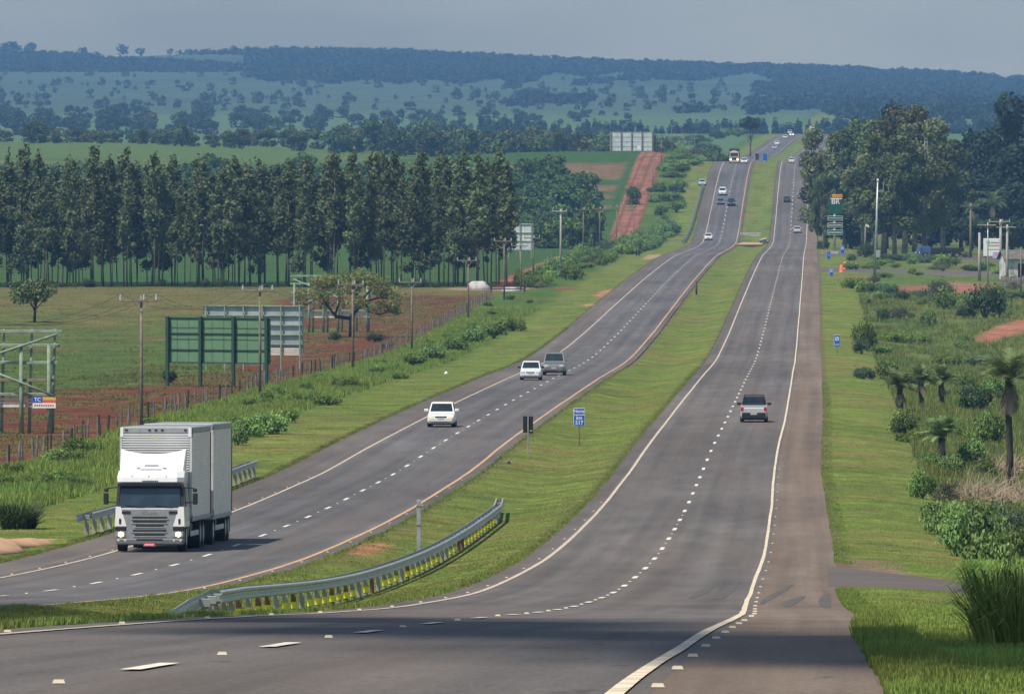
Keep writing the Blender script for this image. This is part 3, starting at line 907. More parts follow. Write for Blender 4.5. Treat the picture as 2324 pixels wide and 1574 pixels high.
def build_plantation():
    vs = []
    for i in range(9):
        H = 16.2 + 2.0 * TR.random()
        cm = crown_mesh("eucalyptus_crown", gum_arrays(100 + i, H), 2600, 0.20, 200 + i, (0.118, 0.148, 0.062), up=0.2, clump=0.32, drop_=0.5, fuzz=0.6)
        bend = 0.7 * (TR.random(4) - 0.5)
        tm = trunk_mesh("eucalyptus_trunk", [([(0, 0, -0.3), (bend[0], 0, H * .3), (bend[1], bend[2], H * .6), (bend[3] * .5, 0, H * .97)], [0.088, 0.066, 0.048, 0.02])], M['pale_bark'] if i % 3 == 0 else M['gumbark'])
        vs.append((cm, tm, H))
    n = 0
    for row in range(7):
        x = -84.0 + row * 0.9
        while x < -0.5 - row * 0.3:
            d = 1243.0 + row * 5.5 + 3.0 * (TR.random() - .5)
            X = x + 1.5 * (TR.random() - .5)
            cm, tm, H = vs[int(TR.random() * 9)]
            edge = row == 0
            sc = 0.70 + 0.36 * TR.random() ** 0.8
            u = X - float(XR(d))
            lab = ("slender dark green eucalyptus with a bare stem in the front row of the plantation" if edge else
                   "slender eucalyptus deeper inside the plantation, its stem seen between the front trunks")
            t = tree("eucalyptus_tree", lab, "tree", P(u, d), cm, tm, "eucalyptus front row" if edge else "eucalyptus inner rows", TR.random() * 6.28, (sc * (0.85 + 0.4 * TR.random()), sc * (0.85 + 0.4 * TR.random()), sc))
            x += 2.1 + 1.6 * TR.random()
            n += 1

def forest_set(n_var, seed, H, R, nf, size, tint, **k):
    out = []
    for i in range(n_var):
        tt = [c * (0.8 + 0.4 * TR.random()) for c in tint]
        a, kw = broad_crown(seed + i, H, R, nf, size, tt, **k)
        out.append((crown_mesh("broadleaf_crown", *a, clump=0.45), trunk_mesh("broadleaf_trunk", broad_trunk(seed + i, H, R), M['bark'], 6)))
    return out

def build_woods():
    # (a) gallery wood behind the far green field
    wood = forest_set(5, 300, 9.0, 4.6, 900, 0.5, (0.078, 0.112, 0.036), base=0.03)
    tawny = forest_set(1, 320, 8.0, 4.2, 520, 0.5, (0.11, 0.085, 0.035), base=0.1)
    for i in range(190):
        x = -80 + 1720 * TR.random()
        d = 2890 + 190 * TR.random()
        if x > 1330: d = 2700 + 260 * TR.random()
        big = np.interp(x, [-80, 0, 400, 560, 700, 900, 1400, 1640], [0.55, 0.55, 0.6, 0.75, 0.95, 1.12, 1.1, 0.7])
        sc = big * (0.6 + 0.4 * TR.random())
        if x < 520 and TR.random() < 0.4: continue
        v = wood[int(TR.random() * 5)] if TR.random() < 0.9 else tawny[0]
        tree("woodland_tree", "dense dark green tree in the wood along the back of the green field", "tree", at(x, d), v[0], v[1], "trees in the wood behind the green field", TR.random() * 6.28, (sc, sc, sc * (0.85 + .3 * TR.random())))
    for (x, d, w, h, lab) in ((80, 2890, 56, 52, "round dark tree standing alone at the left end of the field edge"), (415, 2890, 55, 55, "broad tree rising above the hedge left of the wood"),
                              (488, 2890, 32, 30, "small round tree with a pale gap beside it on the field edge"), (1268, 2930, 40, 82, "tallest flat-topped tree above the wood behind the zinc billboard"),
                              (298, 3300, 16, 20, "tiny dark round tree standing clear of the hedge on the field edge")):
        s = pxm(d); v = wood[int(TR.random() * 5)]
        tree("woodland_tree", lab, "tree", at(x, d), v[0], v[1], None, TR.random() * 6, (w / s / 9.0, w / s / 9.0, h / s / 9.0))
    # (b) creek wood in the dip between plantation and far field
    creek = forest_set(5, 340, 8.0, 4.8, 1700, 0.42, (0.082, 0.132, 0.034), base=0.02)
    yel = forest_set(1, 360, 7.5, 4.2, 1300, 0.4, (0.15, 0.14, 0.02), base=0.02)
    pts = []
    for i in range(70):
        x = 1110 + 290 * TR.random()
        lo = np.interp(x, [1110, 1250, 1330, 1380, 1400], [432, 425, 435, 478, 515])
        pts.append((x, lo + (566 - lo) * TR.random() ** 0.9))
    for i in range(64):
        pts.append((-40 + 1170 * TR.random(), 424 + 22 * TR.random()))
    for (x, y) in pts:
        u, d, p = hit(x, y)
        if u > -47 or d < 1500: continue
        v = creek[int(TR.random() * 5)] if TR.random() > 0.04 else yel[0]
        sc = 0.6 + 0.35 * TR.random()
        tree("creek_tree", "dense green tree in the creek wood beyond the plantation", "tree", p, v[0], v[1], "trees of the creek wood", TR.random() * 6.28, (sc, sc, sc * (0.8 + 0.4 * TR.random())))
    for (x, y, w, h, lab) in ((1436, 466, 36, 42, "round dark tree alone beside the red farm track"), (1345, 560, 60, 110, "big dark tree at the foot of the red farm track behind the power poles"), (1290, 565, 60, 80, "grey-green tree behind the concrete power pole")):
        u, d, p = hit(x, y); s = pxm(d); v = creek[int(TR.random() * 5)]
        tree("creek_tree", lab, "tree", p, v[0], v[1], None, 1.0, (w / s / 9.2, w / s / 9.2, h / s / 8.0))
    # (c) hazy trees of the valley beyond
    val = []
    for i in range(4):
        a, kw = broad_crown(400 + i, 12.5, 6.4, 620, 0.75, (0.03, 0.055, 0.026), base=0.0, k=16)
        val.append(both_mesh("valley_tree", a and (a, kw), None, None))
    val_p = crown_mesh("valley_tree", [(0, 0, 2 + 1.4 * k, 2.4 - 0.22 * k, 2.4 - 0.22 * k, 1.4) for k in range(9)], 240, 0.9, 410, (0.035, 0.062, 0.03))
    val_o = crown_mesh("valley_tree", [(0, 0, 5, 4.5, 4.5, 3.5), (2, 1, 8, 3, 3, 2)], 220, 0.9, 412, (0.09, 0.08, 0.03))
    for i in range(170):
        x = -60 + 1500 * TR.random()
        d = 4350 + 1150 * TR.random()
        me = val_o if TR.random() < 0.07 else val[int(TR.random() * 4)]
        big = np.interp(x, [0, 500, 900, 1200, 2000], [1.2, 1.1, 0.95, 0.85, 0.8])
        sc = big * (0.42 + 0.45 * TR.random())
        if d > 5000: sc *= 0.8
        o = link("valley_tree", me, None, at(x, d, -0.8)); o.scale = (sc, sc, sc); o.rotation_euler = (0, 0, TR.random() * 6.28)
        tag(o, "hazy blue-green tree in the band of woods on the valley floor", "tree", "hazy trees on the valley floor")
    for i in range(64):
        x = 1900 + 480 * TR.random(); d = 4350 + 1000 * TR.random(); sc = 0.6 + 0.5 * TR.random()
        o = link("valley_tree", val[int(TR.random() * 4)], None, at(x, d, -0.8)); o.scale = (sc, sc, sc); o.rotation_euler = (0, 0, TR.random() * 6.28)
        tag(o, "hazy blue-green tree of the valley woods seen right of the road crest", "tree", "hazy valley trees right of the road")
    for i in range(165):
        x = 1090 + 860 * TR.random()
        d = 4560 + 160 * TR.random() + (60 if x < 1400 else 0)
        sc = np.interp(x, [1090, 1400, 1900], [0.75, 0.85, 1.0]) * (0.62 + 0.4 * TR.random())
        o = link("pine_tree", val_p, None, at(x, d, -0.8)); o.scale = (sc * 1.5, sc * 1.5, sc); o.rotation_euler = (0, 0, TR.random() * 6.28)
        tag(o, "hazy dark tree in the dense straight plantation row on the valley floor", "tree", "dark plantation row on the valley floor")
    # (d) trees dotted over the far pasture
    pm = []
    for i in range(4):
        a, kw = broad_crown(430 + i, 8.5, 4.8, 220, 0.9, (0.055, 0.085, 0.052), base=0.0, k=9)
        pm.append(crown_mesh("pasture_tree", *a))
    xs, ys = [], []
    while len(xs) < 290:
        x = -30 + 1960 * TR.random(); y = 160 + 92 * TR.random() ** 0.85
        y0 = np.interp(x, [0, 500, 560, 1180, 1250, 1900], [165, 165, 188, 190, 180, 184])
        if y < y0: continue
        dens = fnoise(np.array([x / 130.0]), np.array([y / 14.0]), 77)[0]
        if TR.random() < (0.25 + 1.5 * max(0, dens - 0.38)) * (0.4 + 0.6 * (y - 150) / 90):
            xs.append(x); ys.append(y)
    dd = hits(xs, ys, 5300)
    for x, d in zip(xs, dd):
        if not np.isfinite(d): continue
        o = link("pasture_tree", pm[int(TR.random() * 4)], None, at(x, d, -0.6)); sc = 0.36 + 0.44 * TR.random()
        if TR.random() < .25: sc *= 0.55
        o.scale = (sc * 1.1, sc, sc * (1.05 + 0.4 * TR.random())); o.rotation_euler = (0, 0, TR.random() * 6.28)
        tag(o, "hazy tree dotted on the pale pasture of the far hillside", "tree", "trees dotted over the far hillside")
    # (e) the closed forest of the far ridge, one mass
    xs, ys = [], []
    while len(xs) < 12000:
        x = -120 + 2560 * TR.random(); y = 96 + 190 * TR.random()
        yt = float(YTOP(x))
        if y < yt - 1: continue
        ok = False
        if x < 560:
            hole = 222 < x < 590 and 126 < y < 134 + (x - 220) * 0.062
            ok = (y < 136 or 140 < y < 165 - 0.0 * x) and not hole
            if x > 222 and hole: ok = False
        low = np.interp(x, [560, 700, 1180, 1260, 1700, 1800, 1900, 2050, 2440], [180, 187, 187, 172, 173, 182, 262, 285, 290])
        if x >= 560: ok = y < low + 5 * math.sin(x / 23.0)
        if x > 1880 and fnoise(np.array([x / 90.0]), np.array([y / 9.0]), 33)[0] > 0.66: ok = False
        if not ok and x > 1150 and y < 262 and fnoise(np.array([x / 120.0]), np.array([y / 10.0]), 35)[0] > (0.70 if x < 1700 else 0.6): ok = True
        if ok: xs.append(x); ys.append(y)
    dd = hits(xs, ys, 5300)
    Vs, Fs, Cs, off = [], [], [], 0
    for x, d in zip(xs, dd):
        if not np.isfinite(d): d = 9800 + 300 * TR.random()
        p = at(x, d)
        sc = 0.55 + 0.4 * TR.random()
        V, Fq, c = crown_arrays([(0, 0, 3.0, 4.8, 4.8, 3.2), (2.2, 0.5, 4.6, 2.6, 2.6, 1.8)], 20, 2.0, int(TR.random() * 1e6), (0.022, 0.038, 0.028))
        Vs.append(V * sc + np.array(p)); Fs.append(Fq + off); Cs.append(c); off += len(V)
    # a few taller crowns break the skyline
    for x, k in ((22, 1.6), (40, 1.1), (68, 1.5), (186, 1.15), (277, 1.4), (318, 1.0), (385, .8), (530, .9), (560, .8), (625, .8), (5, 1.4)):
        p = at(x, 9750)
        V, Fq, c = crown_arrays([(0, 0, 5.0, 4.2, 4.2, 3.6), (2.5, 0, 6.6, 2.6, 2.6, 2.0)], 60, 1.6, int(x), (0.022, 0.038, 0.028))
        Vs.append(V * np.array([k, k, k * 1.05]) + np.array(p)); Fs.append(Fq + off); Cs.append(c); off += len(V)
    o = link("hill_forest", np_mesh("hill_forest", np.concatenate(Vs), np.concatenate(Fs), M['leaf'], np.concatenate(Cs)))
    tag(o, "closed blue-green forest covering the far ridge", "forest", kind='stuff')

def build_grove():
    """tall old eucalyptus grove and the dark trees right of the highway"""
    gum = []
    for i in range(5):
        r = np.random.default_rng(500 + i)
        H = 24.0; blobs = []
        for k in range(46):
            t = r.random() ** 0.8
            z = H * (0.22 + 0.74 * t); R = 5.2 * math.sqrt(max(0.05, 1 - ((t - 0.45) / 0.62) ** 2)) 
            a = r.random() * 6.283; q = R * math.sqrt(r.random())
            rr_ = 0.8 + 1.0 * r.random()
            blobs.append((q * math.cos(a), q * math.sin(a), z, rr_ * 1.1, rr_ * 1.1, rr_ * 1.05))
        tint = [(0.138, 0.150, 0.060), (0.128, 0.165, 0.056), (0.148, 0.152, 0.064), (0.120, 0.156, 0.056), (0.134, 0.175, 0.056)][i]
        cm = crown_mesh("gum_crown", blobs, 11000, 0.27, 510 + i, tint, up=0.2, clump=0.5, drop_=0.6)
        paths = [([(0, 0, -.4), (0.2, 0, H * .25), (-0.2, 0.2, H * .5), (0.1, 0, H * .85)], [0.5, 0.36, 0.26, 0.06])]
        for k in range(7):
            a = r.random() * 6.28; z0 = H * (0.18 + 0.4 * r.random()); L = 2 + 3 * r.random()
            paths.append(([(0, 0, z0), (L * .5 * math.cos(a), L * .5 * math.sin(a), z0 + 3), (L * math.cos(a), L * math.sin(a), z0 + 7)], [0.2, 0.13, 0.04]))
        gum.append((cm, trunk_mesh("gum_trunk", paths, M['pale_bark'], 8)))
    G = "old eucalyptus grove beside the petrol price sign"
    for (x, d, top, w, i, lab) in ((1872, 1860, 292, 70, 0, "leftmost rust-tinged eucalyptus overhanging the far carriageway"), (1917, 1880, 300, 76, 1, "eucalyptus leaning over the green price sign"),
                                   (1958, 1840, 275, 80, 3, "grey-green eucalyptus behind the price sign"), (2005, 1640, 300, 96, 4, "bright green eucalyptus in the middle of the grove"),
                                   (2052, 1690, 246, 96, 2, "tallest brownish eucalyptus, highest crown of the grove"), (2098, 1650, 272, 90, 0, "broad brownish eucalyptus right of the tallest one"),
                                   (2140, 1670, 318, 84, 1, "rightmost eucalyptus of the grove above the dark lorry"), (2030, 1600, 350, 80, 3, "lower eucalyptus in front of the grove with pale twin trunks"),
                                   (1985, 1780, 330, 80, 2, "shaded eucalyptus at the back of the grove"), (2075, 1760, 330, 90, 4, "hidden eucalyptus filling the back of the grove"),
                                   (1868, 1810, 392, 34, 4, "small eucalyptus with drooping boughs at the road edge"), (1854, 1830, 415, 22, 3, "young eucalyptus hanging over the shoulder line")):
        p = at(x, d); s = pxm(d); base = HY + F * float(drop(p.x - float(XR(d)), d)) / d
        h = (base - top) / s
        w *= 1.75
        tree("eucalyptus_tree", lab, "tree", p, gum[i][0], gum[i][1], G, x % 6.0, (w / s / 11.0, w / s / 11.0, h / 24.0))
    # drooping boughs low on the left of the grove
    dark = []
    for i in range(4):
        r = np.random.default_rng(540 + i)
        H = 20.0
        blobs = [(q[0], q[1], q[2], q[3], q[3], q[3] * .8) for q in [((r.random() - .5) * 8 * (1.1 - k / 24), (r.random() - .5) * 8 * (1.1 - k / 24), 2 + 17 * k / 20, 1.4 + 1.3 * r.random()) for k in range(20)]]
        dark.append((crown_mesh("dark_crown", blobs, 4200, 0.36, 545 + i, (0.026, 0.048, 0.024), clump=0.4), trunk_mesh("dark_trunk", [([(0, 0, -.4), (0, 0, H * .9)], [0.4, 0.1])], M['dark_bark'], 8)))
    for (x, d, top, w, i, lab) in ((2012, 1960, 219, 62, 0, "dark pine-like tree showing above the grove"), (1950, 2050, 256, 40, 1, "small dark conical tree left of the pine-like tree"),
                                   (2300, 1900, 216, 84, 2, "tall black-green tree at the right picture edge"), (2240, 1950, 278, 80, 3, "dark tree in the gap right of the grove"),
                                   (2200, 2000, 285, 74, 0, "dim dark tree half hidden behind the rightmost eucalyptus"), (2275, 1850, 330, 90, 1, "dark bushy tree below the tall edge tree"),
                                   (2180, 1900, 350, 80, 2, "dark undergrowth tree behind the dark lorry"), (2330, 1800, 300, 110, 3, "black-green tree cut off by the right picture edge"),
                                   (2225, 1830, 390, 90, 1, "low dark tree beneath the palm"), (2150, 1950, 380, 90, 3, "dark filler tree between grove and palm"), (2110, 1900, 400, 90, 0, "shaded tree behind the pale trunks"), (2010, 1880, 380, 100, 2, "shaded dark tree deep behind the grove"), (1930, 1850, 400, 80, 3, "shaded dark tree behind the price sign")):
        p = at(x, d); s = pxm(d); base = HY + F * float(drop(p.x - float(XR(d)), d)) / d
        w *= 1.45
        tree("dark_tree", lab, "tree", p, dark[i][0], dark[i][1], "dark trees behind the grove", x % 6.0, (w / s / 9.0, w / s / 9.0, (base - top) / s / 20.0))
    # flat spreading tree at the right edge
    r = np.random.default_rng(571)
    bl = [(9 * (r.random() - .5) * 1.9, 6 * (r.random() - .5), 5.2 + 1.1 * r.random(), 2.2, 2.0, 0.8) for _ in range(22)]
    cm = crown_mesh("spreading_crown", bl, 3000, 0.42, 570, (0.03, 0.06, 0.022), up=0.7)
    tm = trunk_mesh("spreading_trunk", [([(0, 0, -.3), (.3, 0, 3), (2.5, 0, 5)], [.4, .3, .1]), ([(0.2, 0, 2), (-2, .5, 4), (-5, 0, 5.2)], [.3, .2, .08]), ([(.3, 0, 2.5), (.5, 1, 5)], [.25, .1])], M['dark_bark'], 8)
    tree("spreading_tree", "flat-topped spreading dark tree above the ruined white house", "tree", at(2292, 1600), cm, tm, None, 0, (1.0, 1.0, 1.0))
    # lone tree left of the far road
    a, kw = broad_crown(581, 11, 3.4, 900, 0.5, (0.045, 0.07, 0.03), base=0.45, k=16)
    tree("lone_tree", "tall thin-stemmed tree standing alone left of the far crest of the road", "tree", at(1702, 3050), crown_mesh("lone_crown", *a), trunk_mesh("lone_trunk", broad_trunk(581, 11, 3.4, 0.25), M['bark']), None, 0, (0.95, 0.95, 1.22))

def build_field_trees():
    # small round tree in the pasture
    a, kw = broad_crown(601, 4.5, 3.0, 2600, 0.15, (0.10, 0.125, 0.036), base=0.22, k=22)
    tree("pasture_bush_tree", "small round-headed tree alone in the pasture in front of the plantation", "tree", hit(78, 731)[2], crown_mesh("small_crown", *a, clump=0.5), trunk_mesh("small_trunk", broad_trunk(601, 4.5, 2.6, 0.14), M['dark_bark']), None, 0.4, (1.0, 1.0, 1.02))
    # umbrella-crowned tree with heavy black limbs
    r = np.random.default_rng(611)
    limbs = [((0, 0, -.3), (0.05, 0, 1.4), (0.1, 0, 2.2)), ((0.05, 0, 1.9), (-1.6, 0.4, 2.1), (-2.4, .3, 3.2), (-3.9, .5, 4.0)), ((0.1, 0, 2.1), (0.6, 0.2, 3.2), (0.5, .3, 4.6), (0.1, .2, 5.6)),
             ((0.3, 0, 2.6), (1.5, -.4, 3.7), (3.0, -.6, 4.1), (4.3, -.2, 3.9)), ((-1.7, .4, 2.2), (-1.2, -.8, 3.6), (-1.4, -1.2, 4.9)), ((0.5, .2, 3.1), (-.8, 1.2, 3.7), (-2.1, 1.6, 4.8)),
             ((1.4, -.4, 3.6), (1.8, .8, 2.6), (2.9, 1.0, 2.3), (4.0, 1.1, 2.6)), ((.6, .2, 3.4), (1.9, 1.2, 4.7), (2.6, 1.4, 5.4)), ((-2.4, .3, 3.2), (-3.2, -.7, 4.4), (-4.4, -.8, 4.9)), ((2.9, -.6, 4.1), (3.4, -1.2, 4.9), (4.1, -1.1, 5.0))]
    rad = [(.34, .27, .24), (.22, .19, .15, .05), (.22, .18, .13, .05), (.19, .16, .11, .04), (.14, .11, .04), (.15, .11, .04), (.13, .11, .09, .03), (.13, .09, .03), (.11, .08, .03), (.09, .06, .03)]
    tm = trunk_mesh("umbrella_trunk", [(p, q) for p, q in zip(limbs, rad)], M['dark_bark'], 8)
    bl = []
    for _ in range(95):
        a = r.random() * 6.283; q = 5.3 * math.sqrt(r.random())
        top = 6.75 - 2.4 * (q / 5.4) ** 2.4
        bl.append((q * math.cos(a), q * math.sin(a) * .9, top - 1.5 * r.random() ** 1.5, 0.8, .8, .48))
    for _ in range(16):
        bl.append((2.2 + 2.4 * r.random(), r.random() * 2 - .6, 2.4 + 1.2 * r.random(), .6, .6, .35))
    tree("umbrella_tree", "wide umbrella-crowned tree with black twisting limbs in the ploughed strip", "tree", hit(797, 765)[2], crown_mesh("umbrella_crown", bl, 9000, 0.10, 612, (0.175, 0.19, 0.046), up=0.5, clump=0.35), tm, None, 0.0, 1.0)

BUSH = {}
def bush_var(kind):
    if kind in BUSH: return BUSH[kind]
    spec = {'round': ((0.150, 0.235, 0.052), 1700, .15, 0.9), 'dark': ((0.068, 0.112, 0.042), 1800, .14, 0.95), 'light': ((0.17, 0.25, 0.042), 1700, .14, .8), 'blue': ((0.10, 0.16, 0.082), 1700, .15, .75),
            'grey': ((0.14, 0.145, 0.08), 1000, .11, .9), 'leafy': ((0.17, 0.26, 0.07), 1600, .18, .85), 'weed': ((0.15, 0.23, 0.042), 1000, .14, .7)}[kind]
    out = []
    for i in range(3):
        r = np.random.default_rng(hash(kind) % 1000 if False else sum(map(ord, kind)) + i * 17)
        bl = []
        for k in range(17):
            a = r.random() * 6.283; q = 0.85 * math.sqrt(r.random())
            rr_ = 0.14 + 0.30 * r.random() ** 1.4
            z = 0.15 + (0.75 * spec[3]) * (0.3 + 0.7 * r.random()) * math.sqrt(1 - min(.95, q) ** 2)
            bl.append((q * math.cos(a), q * math.sin(a), z, rr_, rr_, rr_ * .75))
        cm = crown_mesh(kind + "_foliage", bl, int(spec[1] * 2.4), spec[2] * 0.36, 700 + i + len(kind), spec[0], clump=0.45, fuzz=0.55)
        paths = []
        for k in range(6):
            a = k * 1.05; paths.append(([(0, 0, -.1), (.25 * math.cos(a), .25 * math.sin(a), .35), (.55 * math.cos(a), .55 * math.sin(a), .7)], [.035, .025, .008]))
        out.append((cm, trunk_mesh("bush_stems", paths, M['bark'], 5)))
    BUSH[kind] = out
    return out

def bush(p, w, h, kind, label, group=None, name="bush"):
    """w metres across, h metres high"""
    cm, tm = bush_var(kind)[int(TR.random() * 3)]
    t = thing(name if kind not in ('weed',) else "weed_clump", label, "bush", p, TR.random() * 6.28, group)
    t.scale = (w / 2.0, w / 2.0 * (0.85 + .3 * TR.random()), h / 1.05)
    link("stem", tm, t); link("foliage", cm, t)
    return t

def build_bushes():
    def bp(x, y, w, h, kind, label, group=None):
        u, d, p = hit(x, y); s = pxm(d)
        return bush(p, w / s, h / s, kind, label, group)
    R_ = [
     (1869, 566, 30, 22, 'dark', "clipped dark round shrub at the petrol station exit"), (1928, 592, 26, 18, 'round', "low green shrub behind the upper blue sign"),
     (1966, 584, 40, 36, 'dark', "dark tall shrub at the foot of the short lamp post"), (2004, 592, 40, 20, 'blue', "blue-green shrub, first of the row under the pale trunks"),
     (2036, 592, 40, 19, 'blue', "blue-green shrub in the middle of the row under the pale trunks"), (2068, 593, 40, 20, 'blue', "blue-green shrub below the dark lorry"), (2100, 596, 44, 24, 'blue', "last blue-green shrub of the row under the pale trunks"),
     (2150, 608, 58, 34, 'round', "broad green shrub on the far side of the access road"), (2070, 621, 22, 17, 'light', "small bright green shrub beside the access road"), (1930, 612, 40, 20, 'leafy', "leafy shrub behind the orange barrels"),
     (1970, 610, 50, 18, 'weed', "weedy clump between barrels and tall lamp post"), (2120, 612, 30, 12, 'weed', "weedy clump on the edge of the access road"), 
     (1935, 655, 50, 34, 'light', "light green shrub nearest the lower blue sign"), (1962, 664, 46, 30, 'round', "green shrub behind the tall lamp post foot"), (1992, 664, 40, 26, 'blue', "blue-green shrub on the bank, left one of three"),
     (2020, 668, 44, 28, 'blue', "blue-green shrub on the bank, middle one of three"), (2046, 680, 36, 26, 'blue', "blue-green shrub on the bank, right one of three"), (1963, 692, 32, 20, 'round', "small round green shrub halfway down the bank"),
     (2003, 730, 30, 32, 'dark', "small dark shrub left of the tangled thicket"), (2046, 729, 64, 34, 'grey', "tangled olive thicket on the bank"), (2130, 682, 84, 50, 'grey', "sparse grey-green thicket below the red track"),
     (2142, 702, 52, 56, 'leafy', "leafy green shrub in front of the sparse thicket"), (2113, 742, 42, 42, 'round', "green shrub with dark base on the bank"), (2190, 722, 46, 32, 'dark', "small dark shrub touching the round dark tree"),
     (2234, 722, 96, 78, 'dark', "big round very dark tree-like bush beside the red track"), (1963, 792, 58, 78, 'light', "pale green sapling bush right of the service sign"), (2016, 775, 46, 28, 'light', "light green hedge bush, left one of the band"),
     (2045, 778, 44, 28, 'light', "light green hedge bush in the middle of the band"), (2072, 779, 44, 28, 'light', "light green hedge bush, third of the band"), (2098, 780, 46, 30, 'light', "light green hedge bush, right end of the band"),
     (1955, 803, 36, 34, 'dark', "dark bush under the pale sapling bush"), (1996, 806, 60, 26, 'round', "low green bush behind the palms"), (2012, 862, 54, 52, 'leafy', "leafy bush left of the palm cluster"),
     (1960, 860, 48, 36, 'blue', "dull green bush at the edge of the mown bank"), (2210, 936, 84, 66, 'dark', "dark shrub right of the palm cluster"), (2053, 985, 80, 58, 'round', "glossy green bush below the palm cluster"),
     (2062, 1004, 60, 30, 'light', "pale yellow-green bush at the foot of the glossy bush"), (2248, 1012, 74, 80, 'round', "green bush behind the big palm"), (2176, 1000, 60, 40, 'weed', "weed clump under the low palm"),
     (2094, 1132, 50, 74, 'round', "upright green bush on the mown bank edge"), (2131, 1215, 80, 90, 'leafy', "leafy creeper bush on the bank, left end"), (2170, 1262, 96, 112, 'leafy', "leafy creeper bush in the middle of the bank"),
     (2222, 1240, 110, 110, 'leafy', "leafy creeper bush below the dry brush"), (2120, 1180, 50, 46, 'blue', "blue-green bush left of the dry brush"), (2290, 1236, 90, 100, 'blue', "grey-green bush at the right picture edge"),
     (2180, 880, 60, 40, 'weed', "weed clump behind the palms"), (2270, 900, 90, 60, 'weed', "weed clump behind the big palm"), (2230, 1080, 60, 50, 'weed', "weed clump left of the big palm trunk"), (2160, 1080, 60, 44, 'leafy', "leafy bush behind the dry brush"),
     (2150, 830, 80, 30, 'weed', "long weed clump on the slope above the palms"), (2240, 830, 90, 34, 'blue', "blue-green bush on the slope below the red track"), (2190, 790, 50, 20, 'weed', "weed clump beside the red track"),
    ]
    R2_ = [(2240, 1318, 110, 120, 'leafy', "dense leafy bush at the mouth of the side road"), (2300, 1312, 90, 130, 'round', "dark green bush behind the cane grass at the picture edge"), (2306, 1440, 90, 150, 'leafy', "leafy bush below the side road at the right picture edge"),
      (2150, 1150, 60, 60, 'grey', "greyish shrub at the left foot of the dry brush"), (2205, 1060, 70, 60, 'leafy', "leafy shrub above the dry brush"), (2110, 1060, 50, 40, 'weed', "weed clump below the solitary palm")]
    for b in R_:
        bp(*b[:5], b[5], "bushes on the right bank")
    for q in R2_: bp(*q[:5], q[5], "bushes on the right bank")
    for i in range(110):
        d = 250 * (1150 / 250.) ** TR.random(); u = 8.5 + 24 * TR.random() * min(1, d / 420)
        if vnoise(np.array([u / 6.0]), np.array([d / 22.0]), 61)[0] < 0.42: continue
        bush(P(u, d), (.6 + 1.5 * TR.random()), .3 + .8 * TR.random(), ['weed', 'leafy', 'light', 'grey', 'blue', 'weed'][int(TR.random() * 6)], "tangled knee-high shrub on the weedy right bank", "tangled low shrubs on the right bank", "shrub")
    L_ = [(172, 1032, 60, 44, 'round', "dark green bush against the wire fence above the lorry"), (215, 1030, 50, 34, 'light', "yellow-green bush right of the fence bush"), (20, 1082, 60, 40, 'light', "light green weed bush at the left picture edge"),
          (560, 990, 80, 50, 'round', "green bush right of the lorry box"), (610, 985, 80, 56, 'leafy', "leafy bush right of the lorry on the verge"), (650, 960, 60, 40, 'light', "light green bush on the verge above the guard rail end"),
          (700, 916, 46, 30, 'round', "round bush near the second power pole"), (540, 1010, 50, 44, 'leafy', "leafy bush touching the lorry box"), (385, 868, 34, 30, 'dark', "small dark shrub under the left leg of the green hoarding"), (745, 920, 70, 34, 'light', "light green bush between second and third pole"), (800, 880, 60, 30, 'weed', "weed clump at the foot of the third pole"),
          (940, 832, 60, 34, 'round', "green bush behind the first white car"), (985, 818, 60, 36, 'leafy', "leafy bush at the head of the green row"), (1030, 798, 60, 34, 'round', "green bush in the middle of the roadside row"), (1075, 782, 60, 38, 'leafy', "leafy bush in the roadside row under the fifth pole"),
          (1120, 768, 64, 40, 'round', "green bush near the end of the roadside row"), (1165, 752, 56, 36, 'light', "light green bush at the end of the roadside row"), (905, 860, 40, 22, 'light', "small light bush on the mown verge edge"),
          (760, 772, 30, 20, 'dark', "small dark shrub left of the umbrella tree trunk"), (850, 776, 40, 22, 'dark', "small dark shrub right of the umbrella tree trunk"), (880, 790, 46, 14, 'grey', "brownish heap of cut branches right of the umbrella tree")]
    for b in L_:
        bp(*b[:5], b[5], "bushes on the left verge")
    # roadside scrub on the long left verge
    for i in range(46):
        d = 1230 + 420 * TR.random(); u = -38.5 + 7 * TR.random()
        k = ['round', 'leafy', 'light', 'weed', 'grey'][int(TR.random() * 5)]
        bush(P(u, d), 1.6 + 2.2 * TR.random(), 0.8 + 1.6 * TR.random(), k, "green scrub bush on the left verge near the farm track", "scrub along the farm track", "shrub")
    for i in range(74):
        d = 1640 + 600 * TR.random(); u = -36.5 + 6.5 * TR.random()
        k = ['round', 'leafy', 'round', 'weed', 'blue'][int(TR.random() * 5)]
        bush(P(u, d), 2.2 + 3.0 * TR.random(), 1.0 + 2.2 * TR.random(), k, "green scrub bush on the left bank of the dip", "scrub on the left bank of the dip", "shrub")
    for i in range(40):
        d = 2260 + 330 * TR.random(); u = -37 + 8 * TR.random()
        bush(P(u, d), 2.5 + 3.0 * TR.random(), 1.0 + 1.8 * TR.random(), ['round', 'light', 'leafy'][int(TR.random() * 3)], "scrub bush on the left side of the first road crest", "scrub on the first road crest", "shrub")
    for i in range(52):
        d = 2920 + 900 * TR.random(); u = -36 - 60 * TR.random()
        bush(P(u, d), 4 + 5.0 * TR.random(), 1.6 + 3.2 * TR.random(), ['round', 'dark', 'leafy'][int(TR.random() * 3)], "hazy bush on the slope left of the far road", "hazy bushes left of the far road")
